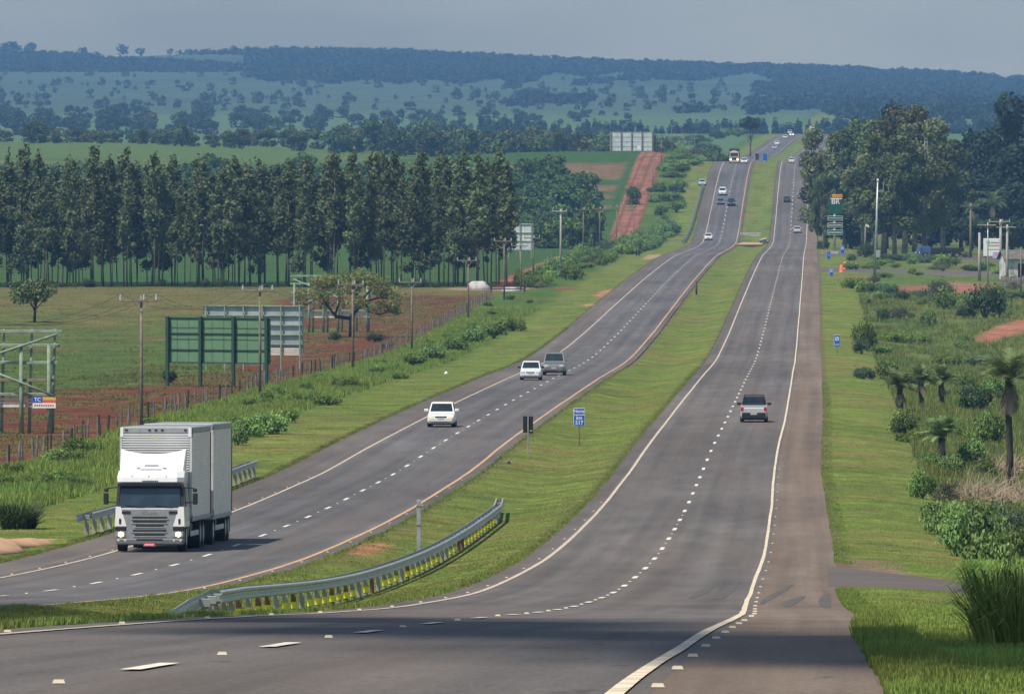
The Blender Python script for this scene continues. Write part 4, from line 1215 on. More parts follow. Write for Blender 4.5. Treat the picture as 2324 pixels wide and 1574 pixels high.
    for i in range(40):
        d = 420 * (1180 / 420.) ** TR.random(); u = -37.6 + 5.0 * TR.random()
        bush(P(u, d), 0.7 + 1.0 * TR.random(), 0.4 + 0.6 * TR.random(), ['weed', 'light', 'round'][int(TR.random() * 3)], "knee-high weed clump along the wire fence", "weed clumps along the wire fence")
    for i in range(60):
        d = 1100 * (1640 / 1100.) ** TR.random(); u = 10 + 42 * TR.random()
        bush(P(u, d), 1.5 + 2.5 * TR.random(), 0.5 + 1.0 * TR.random(), ['weed', 'blue', 'grey', 'round'][int(TR.random() * 4)], "low scrub bush on the flat around the access road", "scrub around the access road", "shrub")
    # understorey and low growth at the feet of the plantation
    for i in range(26):
        X = -72 + 70 * TR.random(); d = 1240 + 3 * TR.random()
        bush(P(X - float(XR(d)), d), 0.8 + 1.2 * TR.random(), 0.5 + 0.8 * TR.random(), 'dark', "dark low bush at the foot of the plantation trunks", "low bushes under the plantation")

def blades_mesh(name, n, h, spread, tint, seed, w=0.045, lean=0.8):
    """clump of long arching grass leaves"""
    r = np.random.default_rng(seed); V, Fq, C = [], [], []
    for i in range(n):
        a = r.random() * 6.283; q = spread * math.sqrt(r.random()); hh = h * (0.25 + .85 * r.random() ** .8); L = lean * h * r.random() * .8
        b = np.array([q * math.cos(a), q * math.sin(a), -0.05]); dv = np.array([math.cos(a), math.sin(a), 0]); sd = np.array([-math.sin(a + .5), math.cos(a + .5), 0]) * w * (.6 + .8 * r.random())
        p = [b, b + dv * L * .25 + np.array([0, 0, hh * .6]), b + dv * L * .6 + np.array([0, 0, hh * .95]), b + dv * L + np.array([0, 0, hh * (.75 + .2 * r.random())])]
        k = len(V); c = np.array(tint) * (.6 + .8 * r.random())
        for j, pp in enumerate(p):
            wj = (1, .9, .6, .1)[j]
            V += [pp - sd * wj, pp + sd * wj]; C += [c, c]
            if j: Fq.append((k + 2*j - 2, k + 2*j - 1, k + 2*j + 1, k + 2*j))
    return np_mesh(name, V, Fq, M['grass'], C)

def palm(label, p, H, R, seed, group, dead=10, fr=24):
    r = np.random.default_rng(seed)
    t = thing("palm_tree", label, "palm", p, 0, group)
    mb = MB(); mb.tube([(0, 0, -.4), (.05, 0, H * .35), (-.03, .05, H * .7), (0, 0, H)], [.21, .17, .16, .2], 10)
    mb.build("trunk", M['dark_bark'], t, smooth=True)
    def frond_set(n, el0, el1, tint, curl, L):
        V, Fq, C = [], [], []
        for i in range(n):
            a = i * 2.4 + r.random(); el = math.radians(el0 + (el1 - el0) * r.random()); Lf = L * (.75 + .4 * r.random())
            dv = np.array([math.cos(a), math.sin(a), 0.0]); sd = np.array([-math.sin(a), math.cos(a), 0.0])
            pos = np.array([0, 0, H]); ang = el; K = 17; c0 = np.array(tint) * (.65 + .7 * r.random())
            pts = [pos.copy()]
            for k in range(K):
                pos = pos + (dv * math.cos(ang) + np.array([0, 0, math.sin(ang)])) * Lf / K
                ang -= curl * (0.5 + k / K) / K; pts.append(pos.copy())
            for k in range(1, K + 1):
                q = pts[k]; tdir = (pts[k] - pts[k - 1]); tdir /= np.linalg.norm(tdir)
                ll = Lf * .30 * math.sin(math.pi * min(.97, .12 + .85 * k / (K + 1))) 
                for sg in (-1, 1):
                    for m_ in range(2):
                        q2 = q - tdir * (m_ * .5) * Lf / K
                        lv = sd * sg * .78 + tdir * .55 + np.array([0, 0, -.28 + .4 * r.random()])
                        lv /= np.linalg.norm(lv); e = q2 + lv * ll * (.8 + .4 * r.random()); b = len(V)
                        wv = tdir * .03
                        V += [q2 - wv, q2 + wv, e]; C += [c0, c0, c0 * 1.15]; Fq.append((b, b + 1, b + 2))
        return np_mesh("fronds", V, Fq, M['grass'], C)
    link("frond_crown", frond_set(fr, 15, 88, (0.15, 0.205, 0.075), 1.35, R), t)
    if dead:
        link("dead_fronds", frond_set(dead, -84, -58, (0.30, 0.25, 0.17), 0.25, R * .62), t)
    return t

def build_palms():
    G = "palms on the right bank"
    for (x, yb, H, R, lab, dead, sd) in ((2042, 938, 1.6, 1.75, "left palm of the cluster with a skirt of dry fronds", 16, 1), (2090, 928, 1.9, 1.7, "middle palm of the cluster", 9, 2), (2136, 922, 1.7, 1.6, "right palm of the cluster in front of the dark shrub", 5, 3),
                                         (2137, 1052, 1.35, 1.55, "low solitary palm below the cluster", 5, 4), (2290, 1120, 5.6, 2.6, "big palm with hanging dead fronds at the right picture edge", 18, 5)):
        u, d, p = hit(x, yb)
        palm(lab, p, H, R, 800 + sd, G, dead, 34)
    palm("pale palm standing among the dark trees right of the grove", at(2252, 1780), 9.0, 4.0, 811, None, 8, 26)
    palm("second palm in the dark trees, left of the pale one", at(2205, 1800), 8.0, 3.6, 812, None, 4, 24)
    # dry brush tangle
    r = np.random.default_rng(821)
    for (x, y, w, lab) in ((2215, 1150, 1.7, "bleached dry brush pile on the bank, left heap"), (2262, 1135, 1.9, "bleached dry brush pile in front of the big palm"), (2312, 1160, 1.9, "bleached dry brush pile at the right picture edge"), (2290, 1080, 1.7, "upper dry brush pile behind the others")):
        u, d, p = hit(x, y)
        mb = MB()
        for i in range(260):
            a = r.random() * 6.283; q = w * math.sqrt(r.random()) * .8
            b = Vector((q * math.cos(a), q * math.sin(a), r.random() * .5)); dv = Vector((r.normal(), r.normal(), abs(r.normal()) * 1.1)).normalized()
            L = .5 + 1.2 * r.random()
            c = b + dv * L * .5 + Vector((r.normal(), r.normal(), r.normal())) * .12; e = c + (dv + Vector((r.normal(), r.normal(), r.normal())) * .5).normalized() * L * .5
            mb.tube([b, c, e], [.016, .012, .004], 3, False)
        o = mb.build("dry_brush", M['dry_twig'], None, p)
        tag(o, lab, "dry brush", "dry brush piles on the bank")
    # tall cane grass at the lower right, tuft on the left verge
    cane = blades_mesh("cane_grass", 1100, 1.7, .95, (0.19, 0.29, 0.055), 831, w=.017, lean=1.0)
    cane2 = blades_mesh("cane_grass", 950, 1.4, .95, (0.21, 0.30, 0.065), 833, w=.017, lean=1.0)
    for (x, y, s, me, lab) in ((2226, 1322, .42, cane, "tall cane grass clump at the mouth of the side road, left one"), (2266, 1332, .46, cane2, "tall cane grass clump beside the side road, right one"), (2306, 1324, .5, cane, "tall cane grass clump behind the side road at the picture edge"),
                               (2312, 1440, .42, cane, "cane grass clump below the side road"), (2330, 1462, .5, cane2, "lowest cane grass clump at the right picture edge"), (2332, 1400, .55, cane, "cane grass clump hiding the end of the side road"), (2285, 1370, .3, cane2, "small cane grass clump on the edge of the side road")):
        u, d, p = hit(x, y)
        o = link("cane_grass", me, None, p); o.scale = (s, s, s); o.rotation_euler = (0, 0, x % 6)
        tag(o, lab, "grass clump", "cane grass clumps at the lower right")
    o = link("grass_tussock", blades_mesh("grass_tussock", 700, 1.05, .62, (0.07, 0.115, 0.034), 835, lean=1.3, w=.022), None, hit(42, 1200)[2])
    tag(o, "large dark arching grass tussock on the verge left of the lorry", "grass clump")
    o = link("grass_tussock", blades_mesh("grass_tussock", 380, .6, .5, (0.10, 0.16, 0.045), 836, lean=1.2, w=.02), None, hit(180, 1110)[2])
    tag(o, "smaller green grass tussock on the slope between fence and guard rail", "grass clump")

# ------------------------------------------------------------------ roadside furniture
def lettering(name, body, size, mat_, parent, loc, rot=(math.pi / 2, 0, 0), sx=1.0):
    c = bpy.data.curves.new(name, 'FONT')
    c.body = body; c.size = size; c.align_x = 'CENTER'; c.align_y = 'CENTER'; c.extrude = 0.002
    c.offset = size * 0.012
    c.materials.append(mat_)
    o = bpy.data.objects.new(name, c); COL.objects.link(o)
    me = bpy.data.meshes.new_from_object(o)
    bpy.data.objects.remove(o); bpy.data.curves.remove(c)
    me.name = name
    o = bpy.data.objects.new(name, me); COL.objects.link(o)
    o.parent = parent; o.location = loc; o.rotation_euler = rot; o.scale = (sx, 1, 1)
    return o

def utility_pole(label, p, H, rz, group, arm=2.2, mat_='wood', r=0.13, ins=True):
    t = thing("utility_pole", label, "power pole", p, rz, group)
    mb = MB(); mb.tube([(0, 0, -.5), (0, 0, H * .5), (0, 0, H)], [r * 1.25, r, r * .75], 8); mb.build("shaft", M[mat_], t, smooth=True)
    za = H - 0.35
    mb = MB(); mb.bbox(-arm * .57, arm * .43, -r - .12, -r + .0, za - .06, za + .07, .012); mb.build("crossarm", M['wood'] if mat_ == 'wood' else M['concrete'], t)
    mb = MB()
    for s in (-1, 1):
        mb.tube([(s * .42, -r - .06, za - .06), (0, -r - .02, za - .6)], .018, 5)
    mb.build("brace", M['steel'], t)
    if ins:
        for x in (-arm * .54, arm * .08, arm * .40):
            mb = MB()
            for k in range(4):
                z = za + .07 + k * .085
                mb.tube([(x, -r - .06, z), (x, -r - .06, z + .035), (x, -r - .06, z + .085)], [.035, .075, .03], 8)
            mb.build("insulator", M['insul'], t, smooth=True)
    return t

POLES = [(345, 8.0), (605, 7.7), (812, 7.5), (944, 6.9), (1070, 7.0), (1150, 7.6), (1187, 6.2), (1215, 6.6), (1277, 9.2), (1328, 8.6), (1365, 8.4), (1402, 8.6), (1440, 8.2), (1480, 8.2), (1513, 8), (1531, 8), (1545, 8), (1556, 8), (1568, 8), (1580, 8)]
def build_poles():
    M['insul'] = mat("porcelain_insulator", (0.62, 0.66, 0.68), 0.3, spec=0.6)
    labs = ["tall wooden power pole rising behind the lorry, first of the line", "second wooden power pole, in front of the zinc hoarding", "third wooden power pole, in front of the umbrella tree", "fourth wooden power pole, right of the umbrella tree",
            "fifth wooden power pole at the end of the red strip", "sixth power pole, against the right end of the plantation", "thin dark power pole beside the farm gate", "thin power pole just right of the farm gate", "thick pale concrete power pole beside the red farm track",
            "wooden power pole right of the concrete one", "wooden power pole in front of the big dark tree", "wooden power pole at the right edge of the big dark tree", "power pole in the dip beside the red track", "power pole halfway up the red track",
            "power pole at the top of the red track", "power pole on the first crest, right of the far hoarding", "slim power pole on the crest, second past the far hoarding", "slim power pole on the crest, third past the far hoarding", "slim power pole on the crest, fourth past the far hoarding", "last slim power pole visible on the crest"]
    tops = []
    for (x, H), lab in zip(POLES, labs):
        s = (1843 - x) / 38.15
        d = F / s if x < 1500 else 2320 + (x - 1513) * 9.0
        u = -37.0
        p = P(u, d)
        utility_pole(lab, p, H, -road_dir(d), "power poles along the left side", 2.2, 'concrete' if x in (1277,) else 'wood', 0.17 if x == 1277 else 0.095)
        tops.append(p + Vector((0, 0, H)))
    t = thing("power_line", "three thin power wires strung along the left row of poles", "power line", tops[0])
    for off in (-1.18, 0.18, 0.88):
        mb = MB()
        for a, b in zip(tops[:14], tops[1:15]):
            pts = []
            for k in range(9):
                q = a.lerp(b, k / 8) - tops[0]
                q.z -= 1.3 * (1 - (2 * k / 8 - 1) ** 2); q.x += off
                pts.append(q + Vector((0, -.17, .06)))
            mb.tube(pts, .010, 4, False)
        # and back past the camera side of the first pole
        a = tops[0]; b = P(-37, 415) + Vector((0, 0, 8))
        mb.tube([(a.lerp(b, k / 8) - tops[0]) + Vector((off, -.17, .06 - 1.0 * (1 - (2 * k / 8 - 1) ** 2))) for k in range(9)], .010, 4, False)
        mb.build("wire", M['black'], t)
    # right-hand poles
    for (x, y, top, lab, m_, r, arm, ins) in ((2222, 638, 528, "plain pale concrete post left of the white notice board", 'concrete', .2, 0, False), (2241, 648, 505, "thin steel power pole in front of the notice board", 'steel', .09, 2.6, False), (2270, 622, 498, "tall concrete power pole right of the notice board with insulators", 'concrete', .22, 3.2, True),
                                       (2285, 645, 510, "concrete power pole left of the ruined white house", 'concrete', .19, 2.8, False), (2202, 585, 462, "brown wooden power pole behind the notice board", 'wood', .2, 3.4, False), (2316, 675, 560, "bare dark wooden post in front of the ruined white house", 'wood', .1, 0, False)):
        u, d, p = hit(x, y); H = (y - top) / pxm(d)
        if arm:
            utility_pole(lab, p, H, 0.15, "poles on the right", arm, m_, r, ins)
        else:
            mb = MB(); mb.tube([(0, 0, -.5), (0, 0, H)], [r * 1.1, r * .8], 8)
            o = mb.build("wooden_post" if m_ == 'wood' else "concrete_post", M[m_], None, p, True)
            tag(o, lab, "post", "poles on the right")
    # tall lamp mast and the short lamp post
    u, d, p = hit(1984, 632); H = (632 - 411) / pxm(d)
    t = thing("lamp_mast", "tall slim steel mast with a side bracket beside the access road", "lamp post", p)
    mb = MB(); mb.tube([(0, 0, -.3), (.25, 0, H * .5), (.45, 0, H)], [.22, .17, .11], 10); mb.build("shaft", M['steel'], t, smooth=True)
    mb = MB(); mb.tube([(.42, 0, H - 1.5), (1.25, 0, H - 1.35)], .05, 6); mb.tube([(1.25, 0, H - 1.35), (1.3, 0, H - .2)], .06, 6); mb.build("bracket", M['steel'], t)
    mb = MB(); mb.bbox(.3, .62, -.16, .16, H - .05, H + .28, .05); mb.build("lamp_head", M['white_paint'], t)
    mb = MB(); mb.bbox(.2, .75, -.2, -.05, 3.0, 4.0, .03); mb.build("switch_box", M['zinc'], t)
    u, d, p = hit(1962, 584); H = 72 / pxm(d)
    t = thing("lamp_post", "short wooden lamp post with a white floodlight in front of the grove", "lamp post", p)
    mb = MB(); mb.tube([(0, 0, -.3), (.1, 0, H)], [.17, .13], 8); mb.build("shaft", M['wood'], t, smooth=True)
    mb = MB(); mb.hexa([(.1, -.3, H - .1), (.75, -.2, H - .35), (.75, .2, H - .35), (.1, .3, H - .1), (.1, -.3, H + .3), (.7, -.2, H + .05), (.7, .2, H + .05), (.1, .3, H + .3)]); mb.build("floodlight", M['white_paint'], t)

def hoarding(label, p, rz, Wd, z0, z1, panel, frame, nposts, rails, thick=0.09, dark=None, name="hoarding", rw_=0.045):
    """billboard seen from behind: posts and rails stand proud of the back of the panel"""
    t = thing(name, label, "billboard", p, rz)
    if panel:
        nsh = 9; w = Wd / nsh
        mb = MB()
        for k in range(nsh):   # overlapping sheets, alternately 6 mm proud
            y = 0.02 + 0.006 * (k % 2)
            mb.box(-Wd / 2 + k * w, -Wd / 2 + (k + 1) * w, y, y + .03, z0, z1)
        mb.build("panel", M[panel], t)
    for k in range(nposts):
        x = -Wd / 2 + 0.25 + (Wd - 0.5) * k / (nposts - 1)
        mb = MB(); mb.bbox(x - thick, x + thick, -.30, -.30 + 2 * thick, -.5, z1 + .04, .015)
        mb.build("post", M[frame], t)
    for z in rails:
        mb = MB(); mb.bbox(-Wd / 2, Wd / 2, -.30 + 2 * thick, -.015, z - rw_, z + rw_, .01)
        mb.build("rail", M[dark or frame], t)
    return t

def open_hoarding(label, p, rz, Wd, badge=False):
    """timber skeleton of a hoarding, its sheets gone except the bottom strip"""
    t = thing("timber_hoarding", label, "billboard", p, rz)
    for k in range(6):
        x = -Wd / 2 + .5 + (Wd - .9) * k / 5
        mb = MB(); mb.tube([(x, -.3, -.5), (x - .02, -.3, 5.15)], [.15, .11], 8); mb.build("front_post", M['green_wood'], t, smooth=True)
        x2 = x + .55 if k < 5 else x + .28
        mb = MB(); mb.tube([(x2 - .2, .35, -.5), (x2 - .1, .25, 2.8), (x2, .15, 6.05)], [.11, .09, .07], 8); mb.build("rear_post", M['green_wood'], t, smooth=True)
    for i, (z, e) in enumerate(((5.92, .35), (5.12, .2), (4.12, .08), (3.1, -.05), (2.28, -.1))):
        mb = MB(); mb.bbox(-Wd / 2, Wd / 2 + e, -.14, .02, z - .09, z + .09, .02); mb.build("rail", M['green_wood'] if i != 3 else M['wood'], t)
    for a, b in (((Wd / 2 + .1, 5.78), (-Wd / 2 + 4.6, 4.3)), ((-Wd / 2 + 4.6, 4.3), (-Wd / 2 + .5, 2.6)), ((Wd / 2 - .1, 2.2), (-Wd / 2 + 4.6, 3.9)), ((-Wd / 2 + 4.6, 3.9), (-Wd / 2 + .4, 5.6))):
        mb = MB(); mb.tube([(a[0], -.46, a[1]), (b[0], -.46, b[1])], .075, 6); mb.build("brace", M['green_wood'], t, smooth=True)
    for i in range(3):
        mb = MB(); mb.bbox(-Wd / 2, Wd / 2 - .05, .06, .10, 1.52 + i * .2, 1.66 + i * .2, .01); mb.build("bottom_board", M['white_plate'], t)
    if badge:
        x0 = Wd / 2 - 1.35
        mb = MB(); mb.box(x0, x0 + .58, -.49, -.46, 1.82, 2.14); b = mb.build("badge", M['blue_sign'], t)
        lettering("lettering", "TC", .30, M['white_paint'], b, (x0 + .29, -.494, 1.98))
        mb = MB(); mb.box(x0 + .585, x0 + 1.35, -.49, -.46, 1.98, 2.14); mb.build("badge", mat("yellow_badge", (.7, .45, .12), .6), t)
        mb = MB(); mb.box(x0 + .585, x0 + 1.35, -.49, -.46, 1.80, 1.977); b = mb.build("badge", mat("red_badge", (.62, .13, .08), .6), t)
        mb = MB(); mb.box(x0, x0 + 1.35, -.49, -.46, 1.50, 1.797); b = mb.build("badge", M['white_paint'], t)
        mb = MB()
        for k in range(9):
            mb.box(x0 + .1 + k * .13, x0 + .19 + k * .13, -.496, -.49, 1.6, 1.70)
        mb.build("lettering", mat("red_lettering", (.5, .08, .06), .6), b)
    return t

def build_hoardings():
    u, d, p = hit(112, 984); s = pxm(d)
    open_hoarding("bare green timber hoarding frame at the left picture edge with a small printed badge", p + Vector((-4.05, 0, 0)), -0.08, 9.0, True)
    p = at(494, 690)
    t = hoarding("green hoarding seen from behind, dark green posts in front of its sheets", p, -0.42, 8.7, 1.75, 5.2, 'green_board', 'green_dark', 4, (5.13, 3.97, 2.75, 1.80), .12)
    for z in (4.4, 3.55):
        mb = MB(); mb.box(-4.35, 4.35, -.02, -.006, z - .015, z + .015); mb.build("wire", M['green_dark'], t)
    mb = MB()
    for k in range(1, 9): mb.box(-4.35 + k * .967 - .008, -4.35 + k * .967 + .008, .0, .018, 1.76, 5.19)
    mb.build("seam", M['green_dark'], t)
    p = at(575, 775)
    t = hoarding("grey zinc hoarding behind the green one, white strips along its foot", p, -0.22, 8.6, 1.45, 5.45, 'zinc', 'green_wood', 6, (5.4, 4.6, 3.8, 3.0, 2.2), .06)
    for i in range(4):
        mb = MB(); mb.bbox(-4.3, 4.28, -.06, -.02, 1.30 + i * .16, 1.40 + i * .16, .01); mb.build("bottom_board", M['white_plate'], t)
    mb = MB(); mb.box(-4.36, -4.305, -.05, .06, 1.3, 5.4); mb.build("edge_strip", M['rust'], t)
    open_hoarding("weathered timber hoarding frame half hidden by the umbrella tree", at(750, 975), -0.05, 8.6)
    u, d, p = hit(1172, 572)
    hoarding("pale hoarding sticking out behind the right end of the plantation", at(1168, 1560), -0.35, 6.6, 1.3, 5.9, 'zinc_white', 'green_wood', 4, (5.8, 4.4, 3.0, 1.5), .07)
    p = at(1433, 2500)
    t = hoarding("large zinc hoarding on the crest at the head of the red farm track", p, -0.12, 11.8, 0.5, 5.6, 'zinc_white', 'wood', 5, (5.5, 4.2, 2.9, 1.6), .14)
    mb = MB(); mb.box(1.5, 2.5, -.02, -.004, .9, 1.9); mb.build("patch", M['white_paint'], t)
    # white notice board right
    u, d, p = hit(2252, 612)
    s = pxm(d); w = 42 / s; z0 = (612 - 581) / s; z1 = (612 - 541) / s
    t = thing("notice_board", "white painted notice board between the concrete poles with an orange stripe", "sign", p)
    mb = MB(); mb.bbox(-w / 2, w / 2, 0, .12, z0, z1, .02); b = mb.build("board", M['white_paint'], t)
    mb = MB(); mb.box(-w * .3, w * .36, -.02, -.004, z0 + (z1 - z0) * .55, z0 + (z1 - z0) * .64); mb.build("stripe", mat("orange_stripe", (.7, .34, .05), .6), b)
    mb = MB()
    for k in range(9):
        mb.box(-w * .1 + k * .17, -w * .1 + k * .17 + .12, -.02, -.004, z1 - .75, z1 - .55)
    for k in range(11):
        mb.box(-w * .3 + k * .17, -w * .3 + k * .17 + .12, -.02, -.004, z0 + .95, z0 + 1.08)
    mb.build("lettering", mat("blue_grey_lettering", (.12, .2, .3), .6), b)
    mb = MB(); mb.tube([(-w * .24, -.006, z1 - .62), (-w * .24, -.02, z1 - .62)], .3, 14); mb.build("emblem", mat("green_emblem", (.2, .42, .3), .6), b)
    mb = MB(); mb.bbox(0, w * .62, -.1, -.03, z0 - .35, z0 + .65, .02); mb.build("lower_board", mat("lilac_board", (.5, .38, .55), .6, var=.3, scale=1.4), t)
    mb = MB(); mb.bbox(w * .5, w * .8, -.1, -.03, z0 - .95, z0 - .4, .02); mb.build("lower_board", M['blue_sign'], t)
    for x in (-w * .4, w * .4):
        mb = MB(); mb.tube([(x, .2, -.4), (x, .2, z1)], .09, 8); mb.build("post", M['wood'], t)

def road_sign(label, p, rz, w, h, zb, body, name="road_sign", sym=True, post='steel'):
    t = thing(name, label, "sign", p, rz)
    mb = MB(); mb.tube([(0, .05, -.3), (0, .05, zb + h * .9)], .035, 8); mb.build("post", M[post], t, smooth=True)
    mb = MB(); mb.bbox(-w / 2, w / 2, 0, .02, zb, zb + h, .006); pl = mb.build("plate", M['white_paint'], t)
    mb = MB(); mb.box(-w / 2 + .02, w / 2 - .02, -.006, -.001, zb + .02, zb + h - .02); mb.build("field", M['blue_sign'], pl)
    if sym:
        q = w * .29
        mb = MB(); mb.box(-q, q, -.012, -.007, zb + h * .52, zb + h * .52 + 2 * q); mb.build("pictogram", M['white_paint'], pl)
        mb = MB(); mb.box(-q * .25, q * .7, -.018, -.013, zb + h * .58, zb + h * .58 + q * .8); mb.box(-q * .7, -q * .1, -.018, -.013, zb + h * .58 + q * .5, zb + h * .58 + q * 1.3); mb.build("glyph", M['blue_sign'], pl)
    return t, pl

def build_signs():
    # kilometre marker in the median
    u, d, p = hit(1314, 1012); s = pxm(d)
    t = thing("kilometre_sign", "blue and white kilometre 517 marker in the median", "sign", p, -0.02)
    z0, z1 = (1012 - 966) / s, (1012 - 926) / s; w = 25.5 / s
    mb = MB(); mb.tube([(0, .05, -.3), (0, .05, z1 - .05)], .04, 8); mb.build("post", M['rust'], t)
    zm = z1 - (z1 - z0) * .37
    for (a, b, txts) in ((zm + .012, z1, (("Norte", .27, .5),)), (z0, zm - .012, (("km", .30, .72), ("517", .32, .27)))):
        mb = MB(); mb.bbox(-w / 2, w / 2, 0, .02, a, b, .006); pl = mb.build("plate", M['white_paint'], t)
        mb = MB(); mb.box(-w / 2 + .02, w / 2 - .02, -.006, -.001, a + .02, b - .02); mb.build("field", M['blue_sign'], pl)
        for tx, sz, fr in txts:
            lettering("lettering", tx, sz, M['white_paint'], pl, (0, -.010, a + (b - a) * fr), sx=.92)
    # dark backs of chevron plates
    for (x, y, top, bot, w_, lab) in ((1198, 1040, 944, 982, 23, "pair of dark sign plates seen from behind in the median"), (1447, 584, 568, 582, 10, "small dark sign back on the left verge beside the dip"), (1723, 372, 353, 368, 7.5, "far dark sign back between the carriageways on the crest")):
        if x > 1700: p = P(-14.0, 2470); s = pxm(2470)
        else: u, d, p = hit(x, y); s = pxm(d)
        z0, z1, w = max(.3, (y - bot) / s), (y - top) / s, w_ / s
        t = thing("sign_back", lab, "sign", p)
        mb = MB(); mb.bbox(-w / 2, -.035, .06, .09, z0, z1, .01); mb.build("plate", M['sign_back'], t)
        mb = MB(); mb.bbox(.035, w / 2, .06, .09, z0 - .02, z1 - .01, .01); mb.build("plate", M['sign_back'], t)
        mb = MB(); mb.tube([(0, 0, -.3), (0, 0, z1)], .03, 8); mb.build("post", M['steel'], t)
        mb = MB(); mb.box(.1 * w, .42 * w, .05, .058, z0 + .08, z0 + .14); mb.build("sticker", M['zinc'], t)
    # blue service signs along the right shoulder
    for (x, y, top, bot, w_, lab, txt) in ((1899, 801, 760, 786, 13.5, "blue service sign with white pictogram, nearest one on the right verge", "Lazer"), (1886, 628, 610, 626, 9, "blue sign with white pictogram at the access road corner", None),
                                      (1911, 578, 558, 575, 9.5, "blue sign with white pictogram under the price sign", None)):
        u, d, p = hit(x, y); s = pxm(d); z0 = max(.15, (y - bot) / s)
        t, pl = road_sign(lab, p, 0, w_ / s, (bot - top) / s, z0, None)
        if txt: lettering("lettering", txt, .2, M['white_paint'], pl, (0, -.012, z0 + .2))
    u, d, p = hit(1880, 590); s = pxm(d)
    t, pl = road_sign("plain blue sign with worn lettering left of the price sign pole", p, 0, 9 / s, 17 / s, .2, None, sym=False)
    mb = MB(); mb.box(-.2, .2, -.012, -.007, .95, 1.05); mb.box(-.15, .15, -.012, -.007, .65, .75); mb.build("lettering", M['zinc'], pl)
    p = P(-12.2, 2520); s = pxm(2520)
    road_sign("tiny blue sign between the carriageways on the first crest", p, 0, 1.2, 2.0, 1.0, None, sym=False)
    # petrol price totem
    d = 1660.0; s = pxm(d); p = at(1893, d)
    t = thing("price_sign", "tall green petrol price totem with white letters on a pale pole", "sign", p)
    k = 0.2413 / 1.7633 / s * 1.0        # crop pixels to metres
    def zz(yc): return (1100 - yc) * k
    def xx(xc): return (xc - 345) * k
    mb = MB(); mb.tube([(0, .2, -.3), (0, .2, zz(110))], [.26, .2], 12); mb.build("pole", M['zinc_white'], t, smooth=True)
    mb = MB(); mb.bbox(-.75, .75, -.3, .7, -.2, .35, .08); mb.build("base", M['concrete'], t)
    gm = mat("green_totem", (.012, .085, .05), .5)
    mb = MB(); mb.bbox(xx(305), xx(478), -.1, .1, zz(165), zz(112), .02); mb.build("top_panel", mat("orange_totem", (.65, .29, .02), .5), t)
    mb = MB(); mb.bbox(xx(245), xx(478), -.1, .1, zz(430), zz(185), .02); m_ = mb.build("main_panel", gm, t)
    lettering("lettering", "BR", zz(185) - zz(275) + .35, M['white_paint'], m_, (xx(362), -.12, zz(235)), sx=1.0)
    mb = MB(); mb.box(xx(280), xx(470), -.115, -.102, zz(192), zz(176)); mb.build("stripe", M['white_paint'], m_)
    for (a, b, txt) in ((470, 548, None), (585, 662, "ETANOL"), (702, 785, "DIESEL S10")):
        mb = MB(); mb.bbox(xx(232), xx(484), -.1, .1, zz(b), zz(a), .02); fr = mb.build("price_panel", M['zinc_white'], t)
        mb = MB(); mb.box(xx(242), xx(476), -.115, -.102, zz(b - 10), zz(a + 6)); mb.build("field", gm, fr)
        if txt is None:
            mb = MB(); mb.box(xx(250), xx(470), -.125, -.116, zz(512), zz(504)); mb.build("lettering", M['white_paint'], fr)
        else:
            mb = MB()
            n = 10
            for q in range(n):
                x = 258 + q * 21
                mb.box(xx(x), xx(x + 15), -.125, -.116, zz((a + b) / 2 + 8), zz((a + b) / 2 - 8))
            mb.build("lettering", M['white_paint'], fr)
    # median post, marker post
    u, d, p = hit(950, 1291); H = (1291 - 1136) / pxm(d)
    t = thing("steel_post", "plain grey steel post standing in the median beside the guard rail", "post", p)
    mb = MB(); mb.bbox(-.07, .07, -.05, .05, -.3, H, .012); mb.build("shaft", M['steel'], t)
    for z in (H * .62, H * .9):
        mb = MB(); mb.bbox(-.085, .085, -.065, .065, z, z + .05, .01); mb.build("band", M['rust'], t)
    u, d, p = hit(1580, 668); H = 30 / pxm(d)
    mb = MB(); mb.tube([(0, 0, -.3), (0, 0, H)], [.13, .11], 8); tag(mb.build("wooden_post", M['dark_bark'], None, p, True), "short dark wooden post in the middle of the median", "post")
    for (x, y, h, lab) in ((1866, 577, 11, "small white delineator post beside the clipped shrub"), (1929, 578, 10, "small pale delineator post at the petrol station exit")):
        u, d, p = hit(x, y)
        t = thing("delineator_post", lab, "post", p)
        mb = MB(); mb.bbox(-.09, .09, -.09, .09, -.1, h / pxm(d), .02); mb.build("shaft", M['concrete'], t)
        mb = MB(); mb.bbox(-.1, .1, -.1, .1, h / pxm(d) * .7, h / pxm(d) * .88, .02); mb.build("band", M['orange'], t)
    # orange barrels
    for (x, y, lab) in ((1909, 618, "orange traffic barrel with white bands, lower left of the two"), (1917, 611, "orange traffic barrel, upper right of the two")):
        u, d, p = hit(x, y); s = pxm(d); k = 18.0 / s / 1.15
        t = thing("traffic_barrel", lab, "traffic barrel", p); t.scale = (k, k, k)
        mb = MB()
        prof = [(0, .42), (.06, .42), (.08, .33), (.32, .30), (.33, .29), (.58, .27), (.6, .26), (.84, .235), (.86, .225), (1.03, .2), (1.07, .1), (1.15, .08)]
        mb.loft([[(q * math.cos(a * math.pi / 8), q * math.sin(a * math.pi / 8), z) for a in range(16)] for z, q in prof]); mb.build("barrel", M['orange'], t, smooth=True)
        for z0, z1, q in ((.36, .46, .303), (.62, .72, .272)):
            mb = MB(); mb.loft([[(q * math.cos(a * math.pi / 8), q * math.sin(a * math.pi / 8), z) for a in range(16)] for z in (z0, z1)]); mb.build("band", mat("pale_orange_band", (.8, .42, .3), .5), t, smooth=True)

